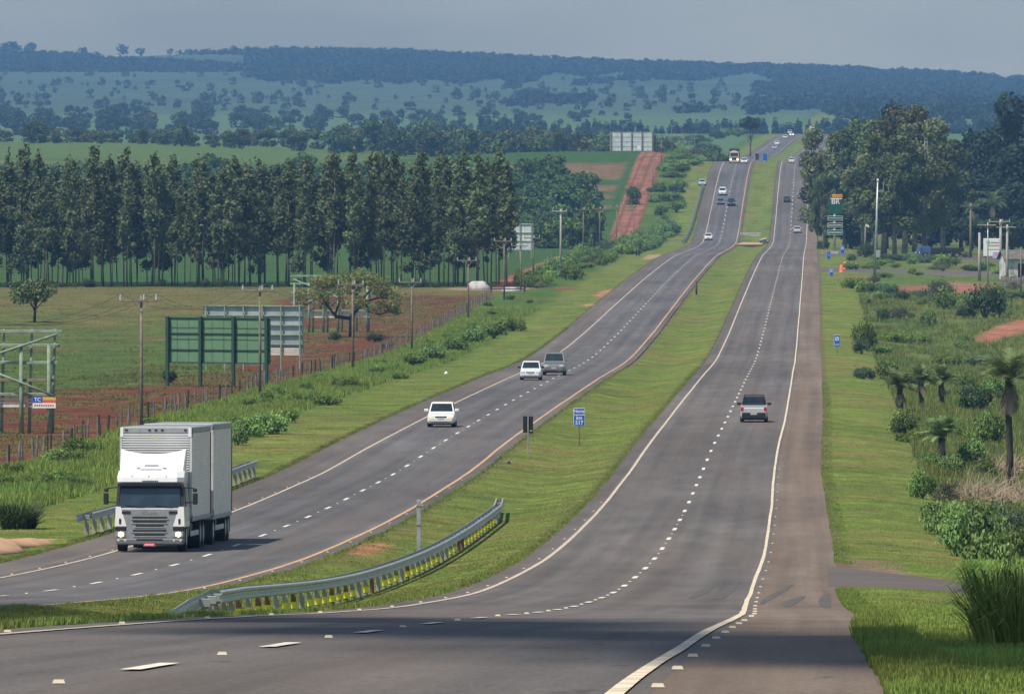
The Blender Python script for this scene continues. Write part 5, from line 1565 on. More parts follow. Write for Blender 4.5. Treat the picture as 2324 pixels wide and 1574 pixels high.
def guard_rail(label, pts, spacing, hts, reflect=True, seed=1, ground_end=False, wide=.16):
    """pts: list of (u, d); the rail is a two-wave steel beam on closely set posts"""
    r = np.random.default_rng(seed)
    us = np.array([q[0] for q in pts]); dsv = np.array([q[1] for q in pts])
    n = int((dsv[-1] - dsv[0]) / 1.0)
    dd = np.linspace(dsv[0], dsv[-1], n); uu = np.interp(dd, dsv, us); hh = np.interp(dd, dsv, hts)
    org = P(uu[0], dd[0])
    t = thing("guard_rail", label, "guard rail", org)
    prof = [(-.01, -.135), (.045, -.105), (.045, -.06), (-.01, -.025), (-.01, .025), (.045, .06), (.045, .105), (-.01, .135)]
    back = [(a - .012, b) for a, b in reversed(prof)]
    rings = []
    for u, d, h in zip(uu, dd, hh):
        p = P(u, d, h) - org
        rings.append([(p.x - a, p.y, p.z + b) for a, b in prof + back])
    mb = MB(); mb.loft(rings); mb.build("rail", M['steel'], t, smooth=False)
    rings = []
    for u, d, h in list(zip(uu, dd, hh))[(32 if reflect else 4):]:
        p = P(u, d, h) - org
        rings.append([(p.x + .26 + a, p.y, p.z + b) for a, b in prof + back])
    mb = MB(); mb.loft(rings); mb.build("rail", M['steel'], t, smooth=False)
    k = 0
    for d in np.arange(dsv[0] + 3, dsv[-1] - .5, spacing):
        u = float(np.interp(d, dsv, us)); h = float(np.interp(d, dsv, hts))
        if h < .42: continue
        p = P(u, d) - org
        m_ = M['rail_post'] if r.random() < .84 or k < 4 else M['rust']
        mb = MB(); mb.bbox(p.x + .13 - wide / 2, p.x + .13 + wide / 2, p.y - .05, p.y + .05, p.z - .4, p.z + h + .02, .01); po = mb.build("post", m_, t)
        mb = MB(); mb.bbox(p.x + .02, p.x + .24, p.y - .07, p.y - .052, p.z + h - .1, p.z + h + .06, .005); mb.build("spacer", M['rust'] if r.random() < .4 and k > 4 else M['steel'], po)
        if reflect and r.random() < .68:
            z = p.z + h * .30
            mb = MB(); mb.box(p.x + .13 - .06, p.x + .13 + .06, p.y - .064, p.y - .053, z - .085, z + .085); mb.build("reflector", M['yellow'], po)
        k += 1
    return t

def build_rails():
    guard_rail("long curving median guard rail with yellow reflectors on its posts", [(-9.75, 154), (-10.1, 164), (-10.5, 175), (-10.85, 187), (-11.1, 200), (-11.15, 260), (-11.2, 330), (-11.35, 380), (-11.8, 397)], 3.9, (0.02, .17, .38, .55, .60, .60, .60, .60, .5), True, 3, wide=.13)
    guard_rail("guard rail on the outer edge of the oncoming carriageway, half hidden by the lorry", [(-25.4, 340), (-25.4, 450)], 3.8, (.72, .72), False, 5)
    guard_rail("far guard rail following the bend of the dip on the left", [(-26.6, 1975), (-26.0, 2080), (-25.6, 2235)], 8.0, (.75, .75, .75), False, 7, wide=.25)
    # wire fence
    org = P(-38.9, 455)
    t = thing("wire_fence", "wire fence of rough grey wooden posts along the ploughed red strip", "fence", org)
    r = np.random.default_rng(41)
    ds_ = np.arange(452, 1170, 4.2)
    rest = MB()
    for i, d in enumerate(ds_):
        u = -38.9 + .18 * r.normal(); p = P(u, d) - org; h = 1.02 + .22 * r.random(); q = .042 + .03 * r.random(); lx = .06 * r.normal()
        mb = MB() if i < 99 else rest
        mb.tube([(p.x, p.y, p.z - .3), (p.x + lx, p.y, p.z + h)], [q * 1.1, q], 6)
        if i < 99: mb.build("post", M['post'] if r.random() < .72 else M['dark_bark'], t)
    o = rest.build("post", M['post'], t); o['kind'] = 'stuff'
    for h in (.35, .65, .95):
        mb = MB(); mb.tube([P(-38.95, d, h) - org for d in ds_[::2]], .006, 3, False); mb.build("wire", M['steel'], t)
    # gate at the plantation corner
    u, d, p = hit(1152, 662); s = pxm(d)
    t = thing("farm_gate", "dark wooden farm gate at the right end of the plantation", "gate", p, 0.1)
    for x in (-2.2, 2.2):
        mb = MB(); mb.bbox(x - .12, x + .12, -.12, .12, -.3, 1.45, .02); mb.build("post", M['dark_bark'], t)
    for z in (.35, .75, 1.2):
        mb = MB(); mb.bbox(-2.1, 2.1, -.04, .04, z - .07, z + .07, .01); mb.build("rail", M['dark_bark'], t)

def build_odds():
    # pale tarpaulin-covered heap and a sheeted stack by the gate
    r = np.random.default_rng(51)
    for (x, y, w, h, lab) in ((1085, 657, 48, 17, "large rounded pale tarpaulin heap at the right end of the plantation"), (1158, 661, 38, 9, "low flat pale sheeted stack beside the farm gate")):
        u, d, p = hit(x, y); s = pxm(d); w /= s; h /= s
        rings = []
        for k in range(9):
            t_ = k / 8; z = h * math.sin(t_ * math.pi / 2) ; q = math.cos(t_ * math.pi / 2) ** .55 if k < 8 else 0.02
            rings.append([(w / 2 * q * math.cos(a * math.pi / 12) * (1 + .12 * math.sin(a * 1.7 + k)), w / 3 * q * math.sin(a * math.pi / 12), z * (1 + .18 * math.sin(a * .55 + 1.0)) - .05) for a in range(24)])
        mb = MB(); mb.loft(rings); tag(mb.build("tarpaulin_heap", M['tarp'], None, p, True), lab, "heap")
    # drainage chute berm by the lorry
    rings = []
    for k in range(25):
        d = 300 + k * 1.6; hgt = .36 * math.sin(math.pi * min(1, .1 + k / 26.0)) * (1 + .1 * math.sin(k * 1.9))
        p = P(-26.4 + .35 * math.sin(k * .8), d)
        rings.append([(p.x - .95, p.y, p.z - .1), (p.x - .55, p.y, p.z + hgt * .8), (p.x, p.y, p.z + hgt), (p.x + .55, p.y, p.z + hgt * .5), (p.x + .95, p.y, p.z - .1)])
    mb = MB(); mb.loft(rings); o = mb.build("earth_berm", M['sand'], None, None, True); tag(o, "low sandy earth berm along the shoulder left of the lorry", "earth berm")
    # concrete drain apron in the dip
    u, d, p = hit(1680, 572)
    t = thing("drain_apron", "sandy concrete drain apron in the median at the bottom of the dip", "drain", P(-12.6, 1965))
    mb = MB()
    q = [P(-14.9, 1935), P(-9.3, 1945), P(-9.0, 1985), P(-13.6, 1990)]
    o0 = P(-12.6, 1965)
    mb.hexa([tuple(v - o0 + Vector((0, 0, -.2))) for v in q] + [tuple(v - o0 + Vector((0, 0, .25))) for v in q]); mb.build("slab", M['sand'], t)
    q = [P(-9.9, 1975), P(-8.6, 1985), P(-8.6, 2000), P(-9.9, 1990)]
    mb = MB(); mb.hexa([tuple(v - o0 + Vector((0, 0, -.1))) for v in q] + [tuple(v - o0 + Vector((0, 0, 1.0))) for v in q]); mb.build("headwall", M['concrete'], t)
    o1 = P(-12.4, 2042)
    mb = MB(); mb.bbox(-2.3, 2.3, -.15, .15, -.3, .75, .05); tag(mb.build("drain_wall", M['concrete'], None, o1), "low brown drain wall across the median beyond the apron", "drain")
    # litter
    for (x, y, sc, lab) in ((946, 822 + 0, .16, "white plastic litter lying in the verge weeds, upper piece"), (1012, 848, .16, "white plastic litter on the mown verge, lower piece"), (1154, 1052, .12, "dark scrap lying in the median ditch")):
        u, d, p = hit(x, y)
        rings = [[(sc * q * math.cos(a * .7854) * (1 + .3 * math.sin(a * 2.3)), sc * q * math.sin(a * .7854), z * sc * (1 + .3 * math.sin(a))) for a in range(8)] for z, q in ((0, 1), (.5, .9), (.9, .5), (1.1, .1))]
        mb = MB(); mb.loft(rings); tag(mb.build("litter", M['white_paint'] if 'white' in lab else M['black'], None, p), lab, "litter")
    # ruined white house
    u, d, p = hit(2318, 634)
    t = thing("ruined_house", "small ruined white house with a broken grey roof and dark doorway at the right edge", "house", p, 0.12)
    s = pxm(d); k = 1 / s
    wm = mat("limewash", (.55, .55, .53), .85, var=.35, scale=.9)
    mb = MB()
    w0, w1, hh, dp = -2.35, 4.2, 2.9, 5.0
    dx0, dx1, dz = -.55, .75, 2.25
    mb.box(w0, dx0, 0, .2, -.3, hh); mb.box(dx1, w1, 0, .2, -.3, hh); mb.box(dx0, dx1, 0, .2, dz, hh)
    mb.box(w0, w0 + .2, .2, dp, -.3, hh); mb.box(w1 - .2, w1, .2, dp, -.3, hh); mb.box(w0 + .2, w1 - .2, dp - .2, dp, -.3, hh)
    mb.add([(w0, 0.0, hh), (w0, dp, hh), (w0, dp / 2, hh + 1.1), (w0 + .2, 0.0, hh), (w0 + .2, dp, hh), (w0 + .2, dp / 2, hh + 1.1)], [(0, 2, 1), (3, 4, 5), (0, 3, 5, 2), (1, 2, 5, 4)])
    mb.build("wall", wm, t)
    mb = MB(); mb.hexa([(w0 - .35, -.5, hh - .1), (w1 + .3, -.5, hh - .1), (w1 + .3, dp / 2, hh + 1.15), (w0 - .35, dp / 2, hh + 1.15), (w0 - .35, -.5, hh + .02), (w1 + .3, -.5, hh + .02), (w1 + .3, dp / 2, hh + 1.27), (w0 - .35, dp / 2, hh + 1.27)])
    mb.hexa([(w0 - .35, dp / 2 + .01, hh + 1.15), (w1 + .3, dp / 2 + .01, hh + 1.15), (w1 + .3, dp + .5, hh - .1), (w0 - .35, dp + .5, hh - .1), (w0 - .35, dp / 2 + .01, hh + 1.27), (w1 + .3, dp / 2 + .01, hh + 1.27), (w1 + .3, dp + .5, hh + .02), (w0 - .35, dp + .5, hh + .02)])
    mb.build("roof", mat("old_tiles", (.13, .12, .11), .9, var=.4, scale=2.5), t)
    mb = MB(); mb.box(dx0 + .02, dx1 - .02, .3, .34, -.2, dz - .02); mb.build("door", M['black'], t)
    mb = MB(); mb.box(-1.7, -1.15, -.03, -.004, .8, 1.75); f = mb.build("window", mat("boarded_window", (.4, .37, .28), .8), t)
    mb = MB(); mb.box(1.2, 3.0, -.05, -.004, -.1, 1.0); mb.build("painted_panel", mat("faded_blue_paint", (.14, .2, .3), .8), t)
    u, d, p = hit(2303, 652)
    t = thing("board_fence", "grey board fence in front of the ruined white house", "fence", p, -0.35)
    mb = MB()
    for q in range(14): mb.box(-2 + q * .45, -2 + q * .45 + .42, 0, .05, -.2, 1.5 + .15 * math.sin(q * 2.1))
    mb.build("boards", M['post'], t)
    for z in (.5, 1.2):
        mb = MB(); mb.box(-2, 4.3, .051, .12, z, z + .1); mb.build("rail", M['post'], t)

# ------------------------------------------------------------------ vehicles (local front at -y)
def car(label, kind, paint, p, rz, rx, group=None, lights='off', tail=False, dims=None):
    spec = {'hatch': (3.85, 1.66, 1.46), 'sedan': (4.3, 1.70, 1.45), 'suv': (4.7, 1.84, 1.82), 'pickup': (4.45, 1.68, 1.58), 'bigpickup': (5.1, 1.84, 1.80)}[kind]
    L, Wd, H = dims or spec
    t = thing({'hatch': 'hatchback_car', 'sedan': 'sedan_car', 'suv': 'sport_utility_car', 'pickup': 'pickup_truck', 'bigpickup': 'pickup_truck'}[kind], label, 'pickup' if 'pickup' in kind else 'car', p, rz, group, rx)
    tall = kind in ('suv', 'bigpickup')
    gc = 0.20 if not tall else 0.27          # ground clearance
    zb = H * (0.60 if not tall else 0.60)    # belt line
    hood = H * (0.56 if not tall else 0.57)
    hw = Wd / 2
    y0, y1 = -L / 2, L / 2
    pick = 'pickup' in kind
    # lower body: rings along the car; (y, bottom, top, half width)
    tailz = zb + .03 if kind in ('hatch', 'suv') else zb + (.0 if not pick else .03)
    st = [(y0, gc + .16, hood * .66, hw * .80), (y0 + .10, gc + .05, hood * .80, hw * .93), (y0 + .35, gc, hood * .93, hw * .985), (y0 + L * .20, gc, hood, hw), (y0 + L * .27, gc, zb, hw),
          (y0 + L * .62, gc, zb + .015, hw), (y1 - L * .13, gc, tailz, hw * .99), (y1 - .12, gc + .04, tailz - .02, hw * .95), (y1, gc + .14, tailz - .14, hw * .87)]
    rings = []
    for (y, a, b, w) in st:
        rings.append([(-w * .90, y, a), (-w * .99, y, a + (b - a) * .18), (-w, y, a + (b - a) * .55), (-w * .955, y, a + (b - a) * .9), (-w * .80, y, b), (w * .80, y, b), (w * .955, y, a + (b - a) * .9), (w, y, a + (b - a) * .55), (w * .99, y, a + (b - a) * .18), (w * .90, y, a)])
    mb = MB(); mb.loft(rings); 
    # cabin
    ya, yb_ = y0 + L * (.255 if not tall else .25), {'hatch': y1 - .10, 'sedan': y1 - L * .14, 'suv': y1 - .10, 'pickup': y0 + L * .64, 'bigpickup': y0 + L * .66}[kind]
    yc = ya + L * (.165 if not tall else .13); yd = yb_ - {'hatch': .42, 'sedan': .62, 'suv': .28, 'pickup': .22, 'bigpickup': .2}[kind]
    wb, wt = hw * .93, hw * .76
    zr = H - .045
    def cab(i, z0, z1):   # inset frustum
        return [(-wb, ya, z0), (wb, ya, z0), (wb, yb_, z0), (-wb, yb_, z0), (-wt, yc, z1), (wt, yc, z1), (wt, yd, z1), (-wt, yd, z1)]
    body_mb = mb
    if kind == 'pickup': mb = MB()
    mb.hexa(cab(0, zb - .05, zr))
    mb.loft([[(-wt, yc, zr), (wt, yc, zr), (wt, yd, zr), (-wt, yd, zr)], [(-wt * .92, yc + .14, H), (wt * .92, yc + .14, H), (wt * .92, yd - .1, H), (-wt * .92, yd - .1, H)]])
    if kind == 'pickup':
        mb.build("cabin", mat("dark_cabin_paint", (.05, .055, .065), .3, var=.05), t); mb = body_mb
    if pick:   # open load bed
        mb.box(-hw * .95, -hw * .85, yb_ + .01, y1 - .1, zb - .1, zb + .10); mb.box(hw * .85, hw * .95, yb_ + .01, y1 - .1, zb - .1, zb + .10); mb.box(-hw * .95, hw * .95, y1 - .13, y1 - .05, zb - .2, zb + .10)
    body = mb.build("body", paint, t)
    # glazing, 6 mm proud of the cabin
    def quad(name, c, off, n, m_='glass', parent=t):
        c = [Vector(q) for q in c]; n = Vector(n).normalized()
        cen = sum(c, Vector()) / 4
        o_ = [q + n * off for q in c]; i_ = [q - n * .02 for q in c]
        mb = MB(); mb.hexa([tuple(q) for q in (i_ + o_)]); return mb.build(name, M[m_] if isinstance(m_, str) else m_, parent)
    def lerp4(fx0, fx1, fz0, fz1, A, B, C, D_):   # A,B bottom; C,D top (same side order)
        A, B, C, D_ = map(Vector, (A, B, C, D_))
        def pt(fx, fz): return A.lerp(B, fx).lerp(D_.lerp(C, fx), fz)
        return [pt(fx0, fz0), pt(fx1, fz0), pt(fx1, fz1), pt(fx0, fz1)]
    z0 = zb - .0
    k0 = (z0 - (zb - .05)) / (zr - zb + .05)
    fr = lerp4(.05, .95, k0 + .06, .93, (-wb, ya, zb - .05), (wb, ya, zb - .05), (wt, yc, zr), (-wt, yc, zr))
    quad("windscreen", fr, .006, (0, -(zr - zb), yc - ya))
    rr_ = lerp4(.03, .97, k0 + .06, .95, (-wb, yb_, zb - .05), (wb, yb_, zb - .05), (wt, yd, zr), (-wt, yd, zr))
    quad("rear_window", rr_, .006, (0, (zr - zb), yb_ - yd))
    for sg in (-1, 1):
        A, B, C, D_ = (sg * wb, ya, zb - .05), (sg * wb, yb_, zb - .05), (sg * wt, yd, zr), (sg * wt, yc, zr)
        spans = ((.10, .50), (.54, .90)) if not pick else ((.12, .80),)
        for a, b in spans:
            quad("side_window", lerp4(a, b, k0 + .08, .90, A, B, C, D_), .006, (sg, 0, .25))
    # wheels
    rw = {'hatch': .30, 'sedan': .31, 'suv': .385, 'pickup': .31, 'bigpickup': .39}[kind]
    for yy in (y0 + L * .185, y1 - L * .20):
        for sg in (-1, 1):
            mb = MB()
            xo, xi = sg * (hw - .01), sg * (hw - .22)
            mb.cyl_x(min(xo, xi), max(xo, xi), yy, rw, rw, 18); wh = mb.build("wheel", M['tyre'], t)
            mb = MB(); mb.cyl_x(min(xo, xo + sg * .012), max(xo, xo + sg * .012), yy, rw, rw * .6, 14); mb.build("rim", M['rim'], wh)
    # lamps, bumper, grille, plates, mirrors
    lm = {'off': 'lamp_off', 'on': 'lamp_on', 'dim': 'lamp_dim'}[lights]
    zl = hood * .74
    for sg in (-1, 1):
        mb = MB(); mb.bbox(min(sg * hw * .50, sg * hw * .90), max(sg * hw * .50, sg * hw * .90), y0 + .0, y0 + .16, zl - .075, zl + .075, .02); mb.build("headlight", M[lm], t)
        zt = tailz - .17
        mb = MB(); mb.bbox(min(sg * hw * .72, sg * hw * .95), max(sg * hw * .72, sg * hw * .95), y1 - .12, y1 + .012, zt - .13, zt + .10, .02); mb.build("taillight", M['lamp_red'], t)
        mb = MB(); zm = zb + .06; xm = sg * (hw + .13)
        mb.bbox(min(sg * hw * .95, xm + sg * .08), max(sg * hw * .95, xm + sg * .08), ya + .12, ya + .26, zm - .02, zm + .14, .025); mb.build("mirror", paint if not (pick or paint.name.endswith('old')) else M['black'], t)
    mb = MB(); mb.bbox(-hw * .42, hw * .42, y0 + .005, y0 + .1, zl - .06, zl + .05, .015); mb.build("grille", M['chrome'] if kind == 'suv' else M['black'], t)
    mb = MB(); mb.bbox(-hw * .62, hw * .62, y0 + .03, y0 + .16, gc + .10, gc + .23, .02); mb.build("air_intake", M['black'], t)
    mb = MB(); mb.bbox(-hw * .86, hw * .86, y1 - .1, y1 + .03, gc + (.04 if pick else .12), gc + (.40 if pick else .30), .03); mb.build("rear_bumper", M['black'] if pick else paint, t)
    for yy, s2 in ((y0 - .008, -1), (y1 + .034, 1)):
        mb = MB(); mb.box(-.2, .2, min(yy, yy + .012), max(yy, yy + .012), gc + .25 if s2 < 0 else gc + .26, gc + .38 if s2 < 0 else gc + .39); mb.build("number_plate", M['plate'], t)
    mb = MB(); mb.box(-hw * .8, hw * .8, y0 + .5, y1 - .4, gc - .06, gc + .02); mb.build("underside", M['black'], t)
    return t

def paintm(name, col, metal=0.0, rough=0.32):
    return mat(name, col, rough, metal=metal, var=0.03, spec=0.5, coat=0.5)

def place(x=None, y=None, d=None, u=None, away=False, yaw=0.0):
    if d is None:
        dd = np.linspace(200, 2420, 4000); yy = HY + F * HR(dd) / dd
        d = float(dd[(yy <= y).argmax()])
    if u is None:
        u = (x - CX) / F * d - float(XR(d))
    p = Vector((ux(u, d), d, CZ - float(HR(d)) + .012))
    a = road_dir(d); sl = road_slope(d)
    return p, (-a + (math.pi if away else 0) + yaw), (-math.atan(sl) if not away else math.atan(sl))

def build_cars():
    white = paintm("white_car_paint", (.74, .75, .74)); white2 = paintm("white_car_paint_old", (.70, .72, .73)); silver = paintm("silver_car_paint", (.52, .54, .56), .3); beige = paintm("champagne_car_paint", (.20, .21, .215), .4)
    black = paintm("black_car_paint", (.02, .021, .023)); grey = paintm("grey_car_paint", (.13, .15, .17), .4); pearl = paintm("pearl_grey_paint", (.62, .64, .65), .25); navy = paintm("navy_car_paint", (.02, .03, .06))
    def c(lab, kind, pm, lights='off', **k):
        away = k.get('away', False)
        p, rz, rx = place(**k)
        return car(lab, kind, pm, p, rz, rx, "traffic driving away" if away else "oncoming traffic", lights)
    c("white hatchback with amber headlamps leading on the oncoming carriageway", 'hatch', white, 'dim', x=1003, y=968)
    c("older white hatchback with black mirrors beside the silver sport utility car", 'hatch', white2, 'off', x=1205, y=862)
    c("silver sport utility car overtaking the older white hatchback", 'suv', beige, 'off', x=1258, y=851)
    c("silver pickup with black roof rack, nearest vehicle driving away", 'pickup', silver, 'off', x=1711, y=957, away=True)
    c("white sedan alone at the bottom of the dip with one lit headlamp", 'sedan', white, 'dim', x=1607, d=2015)
    c("white sport utility car coming down behind the grey and black cars", 'suv', white, 'off', x=1639, d=2200)
    c("grey sedan beside the black pickup on the slope", 'sedan', grey, 'off', x=1634.5, d=2163)
    c("black double-cab pickup coming down the slope in the inner lane", 'bigpickup', black, 'off', x=1659, d=2158)
    p, rz, rx = place(x=1592.5, d=2245); p.z = float(gz((1592.5 - CX) / F * 2245 - float(XR(2245)), 2245)) + .02
    car("pale car parked on the grass at the end of the far guard rail", 'hatch', pearl, p, rz + .1, rx, None)
    c("white sedan with a lit lamp cresting the rise beside the cream lorry", 'sedan', white, 'dim', x=1688, d=2405)
    c("white hatchback lowest of the far column on the second rise", 'hatch', pearl, 'off', x=1756.5, d=3400)
    c("white sport utility car second in the far column", 'suv', white, 'off', x=1762.5, d=3500)
    c("white sedan third in the far column near the outer line", 'sedan', white, 'off', x=1781, d=3720)
    c("white car with dazzling lamps near the head of the far column", 'sedan', white, 'on', x=1795.7, d=3850)
    c("pale car last of the far column at the horizon crest", 'suv', pearl, 'off', x=1791.5, d=4000)
    c("silver hatchback driving away at the bottom of the dip", 'hatch', pearl, 'off', x=1808.4, d=2052, away=True)
    c("black hatchback driving away in the inner lane up the slope", 'hatch', black, 'off', x=1785.5, d=2172, away=True)
    c("silver hatchback driving away in the outer lane up the slope", 'hatch', silver, 'off', x=1816.5, d=2187, away=True)
    c("silver pickup driving away at the top of the slope", 'bigpickup', pearl, 'off', x=1820.5, d=2370, away=True)
    c("white hatchback driving away just past the first crest", 'hatch', white, 'off', x=1795.7, d=2412, away=True)
    c("dark blue car driving away on the second crest", 'hatch', navy, 'off', x=1829, d=3040, away=True)
    c("white hatchback driving away beyond the dark blue car", 'hatch', white, 'off', x=1837.5, d=3225, away=True)
    # roof rack and tail details of the near pickup
    pk = [o for o in S.objects if o.get('label', '').startswith("silver pickup with black roof rack")][0]
    mb = MB()
    for sg in (-1, 1):
        mb.tube([(sg * .60, -.55, 1.60), (sg * .60, .35, 1.62), (sg * .62, .85, 1.40)], .022, 6)
    for yy in (-.3, .15): mb.tube([(-.6, yy, 1.63), (.6, yy, 1.63)], .02, 6)
    mb.build("roof_rack", M['black'], pk)
    mb = MB(); mb.tube([(-.72, .68, 1.02), (-.6, .62, 1.5), (.6, .62, 1.5), (.72, .68, 1.02)], .035, 6); mb.build("roll_bar", M['black'], pk)
    # small white van on the horizon, dark lorry by the grove, cream lorry on the crest
    def box_lorry(label, name, cat, x, d, W_, cabm, boxm, H, L, lit, off=None, rzx=0.0, boxh=None, group="oncoming traffic", u=None):
        p, rz, rx = place(x=x, d=d)
        if off: p.z = float(gz((x - CX) / F * d - float(XR(d)), d)) + .02; rx = 0
        t = thing(name, label, cat, p, rz + rzx, group, rx)
        hw = W_ / 2; hc = H * .78
        mb = MB()
        mb.loft([[(-hw * .95, 0, .55), (hw * .95, 0, .55), (hw * .95, 2.0, .55), (-hw * .95, 2.0, .55)], [(-hw * .95, 0, hc * .56), (hw * .95, 0, hc * .56), (hw * .95, 2.0, hc * .56), (-hw * .95, 2.0, hc * .56)], [(-hw * .88, .22, hc * .93), (hw * .88, .22, hc * .93), (hw * .88, 2.0, hc * .93), (-hw * .88, 2.0, hc * .93)], [(-hw * .8, .45, hc), (hw * .8, .45, hc), (hw * .8, 1.9, hc), (-hw * .8, 1.9, hc)]])
        mb.build("cab", cabm, t)
        mb = MB(); mb.hexa([(-hw * .82, -.02 + .02, hc * .58), (hw * .82, 0, hc * .58), (hw * .82, .1, hc * .58), (-hw * .82, .1, hc * .58), (-hw * .78, .17, hc * .9), (hw * .78, .17, hc * .9), (hw * .78, .3, hc * .9), (-hw * .78, .3, hc * .9)]); w = mb.build("windscreen", M['glass'], t); w.location = (0, -.02, 0)
        mb = MB(); mb.bbox(-hw, hw, 2.15, L, 1.0, boxh or H, .04); mb.build("cargo_box", boxm, t)
        mb = MB(); mb.bbox(-hw * .97, hw * .97, -.12, .1, .38, .72, .04); mb.build("bumper", cabm, t)
        mb = MB(); mb.bbox(-hw * .5, hw * .5, -.03, .0, .85, hc * .5, .01); mb.build("grille", M['black'], t)
        for sg in (-1, 1):
            mb = MB(); xa, xb = sorted((sg * hw * .55, sg * hw * .88)); mb.bbox(xa, xb, -.05, .02, .82, 1.08, .02); mb.build("headlight", M[lit], t)
            mb = MB(); xa, xb = sorted((sg * hw * 1.02, sg * hw * 1.18)); mb.bbox(xa, xb, .15, .25, hc * .6, hc * .85, .02); mb.build("mirror", M['black'], t)
        for yy in (1.0, L - 2.6, L - 1.3):
            for sg in (-1, 1):
                xa, xb = sorted((sg * hw * .97, sg * (hw * .97 - .3))); mb = MB(); mb.cyl_x(xa, xb, yy, .5, .5, 18); wh = mb.build("wheel", M['tyre'], t)
                mb = MB(); xo = sg * hw * .97; xa, xb = sorted((xo, xo + sg * .012)); mb.cyl_x(xa, xb, yy, .5, .28, 12); mb.build("rim", M['rim'], wh)
        mb = MB(); mb.box(-.42, .42, .3, L - .3, .62, .95); mb.build("chassis", M['black'], t)
        return t
    cream = paintm("cream_lorry_paint", (.52, .44, .30)); tarp = mat("dark_tarpaulin", (.03, .04, .045), .8)
    t = box_lorry("cream lorry with lit headlamps and dark tarpaulin body cresting the rise", "cargo_truck", "lorry", 1665.3, 2408, 2.5, cream, tarp, 3.9, 9.5, 'lamp_on', boxh=3.75)
    mb = MB(); mb.bbox(-.5, .5, .3, .36, 3.05, 3.25, .01); mb.build("destination_plate", M['white_paint'], t)
    box_lorry("boxy white van body showing above the horizon crest", "delivery_truck", "lorry", 1842.5, 4040, 2.3, paintm("van_white", (.7, .68, .66)), paintm("van_box", (.66, .63, .60)), 3.4, 7.0, 'lamp_off')
    box_lorry("dark blue lorry parked beneath the right end of the grove", "parked_truck", "lorry", 2082, 1585, 2.4, paintm("dark_blue_cab", (.05, .10, .2)), mat("dark_cargo", (.03, .025, .03), .8), 2.6, 8.0, 'lamp_off', off=True, rzx=-1.25, boxh=1.7, group=None)

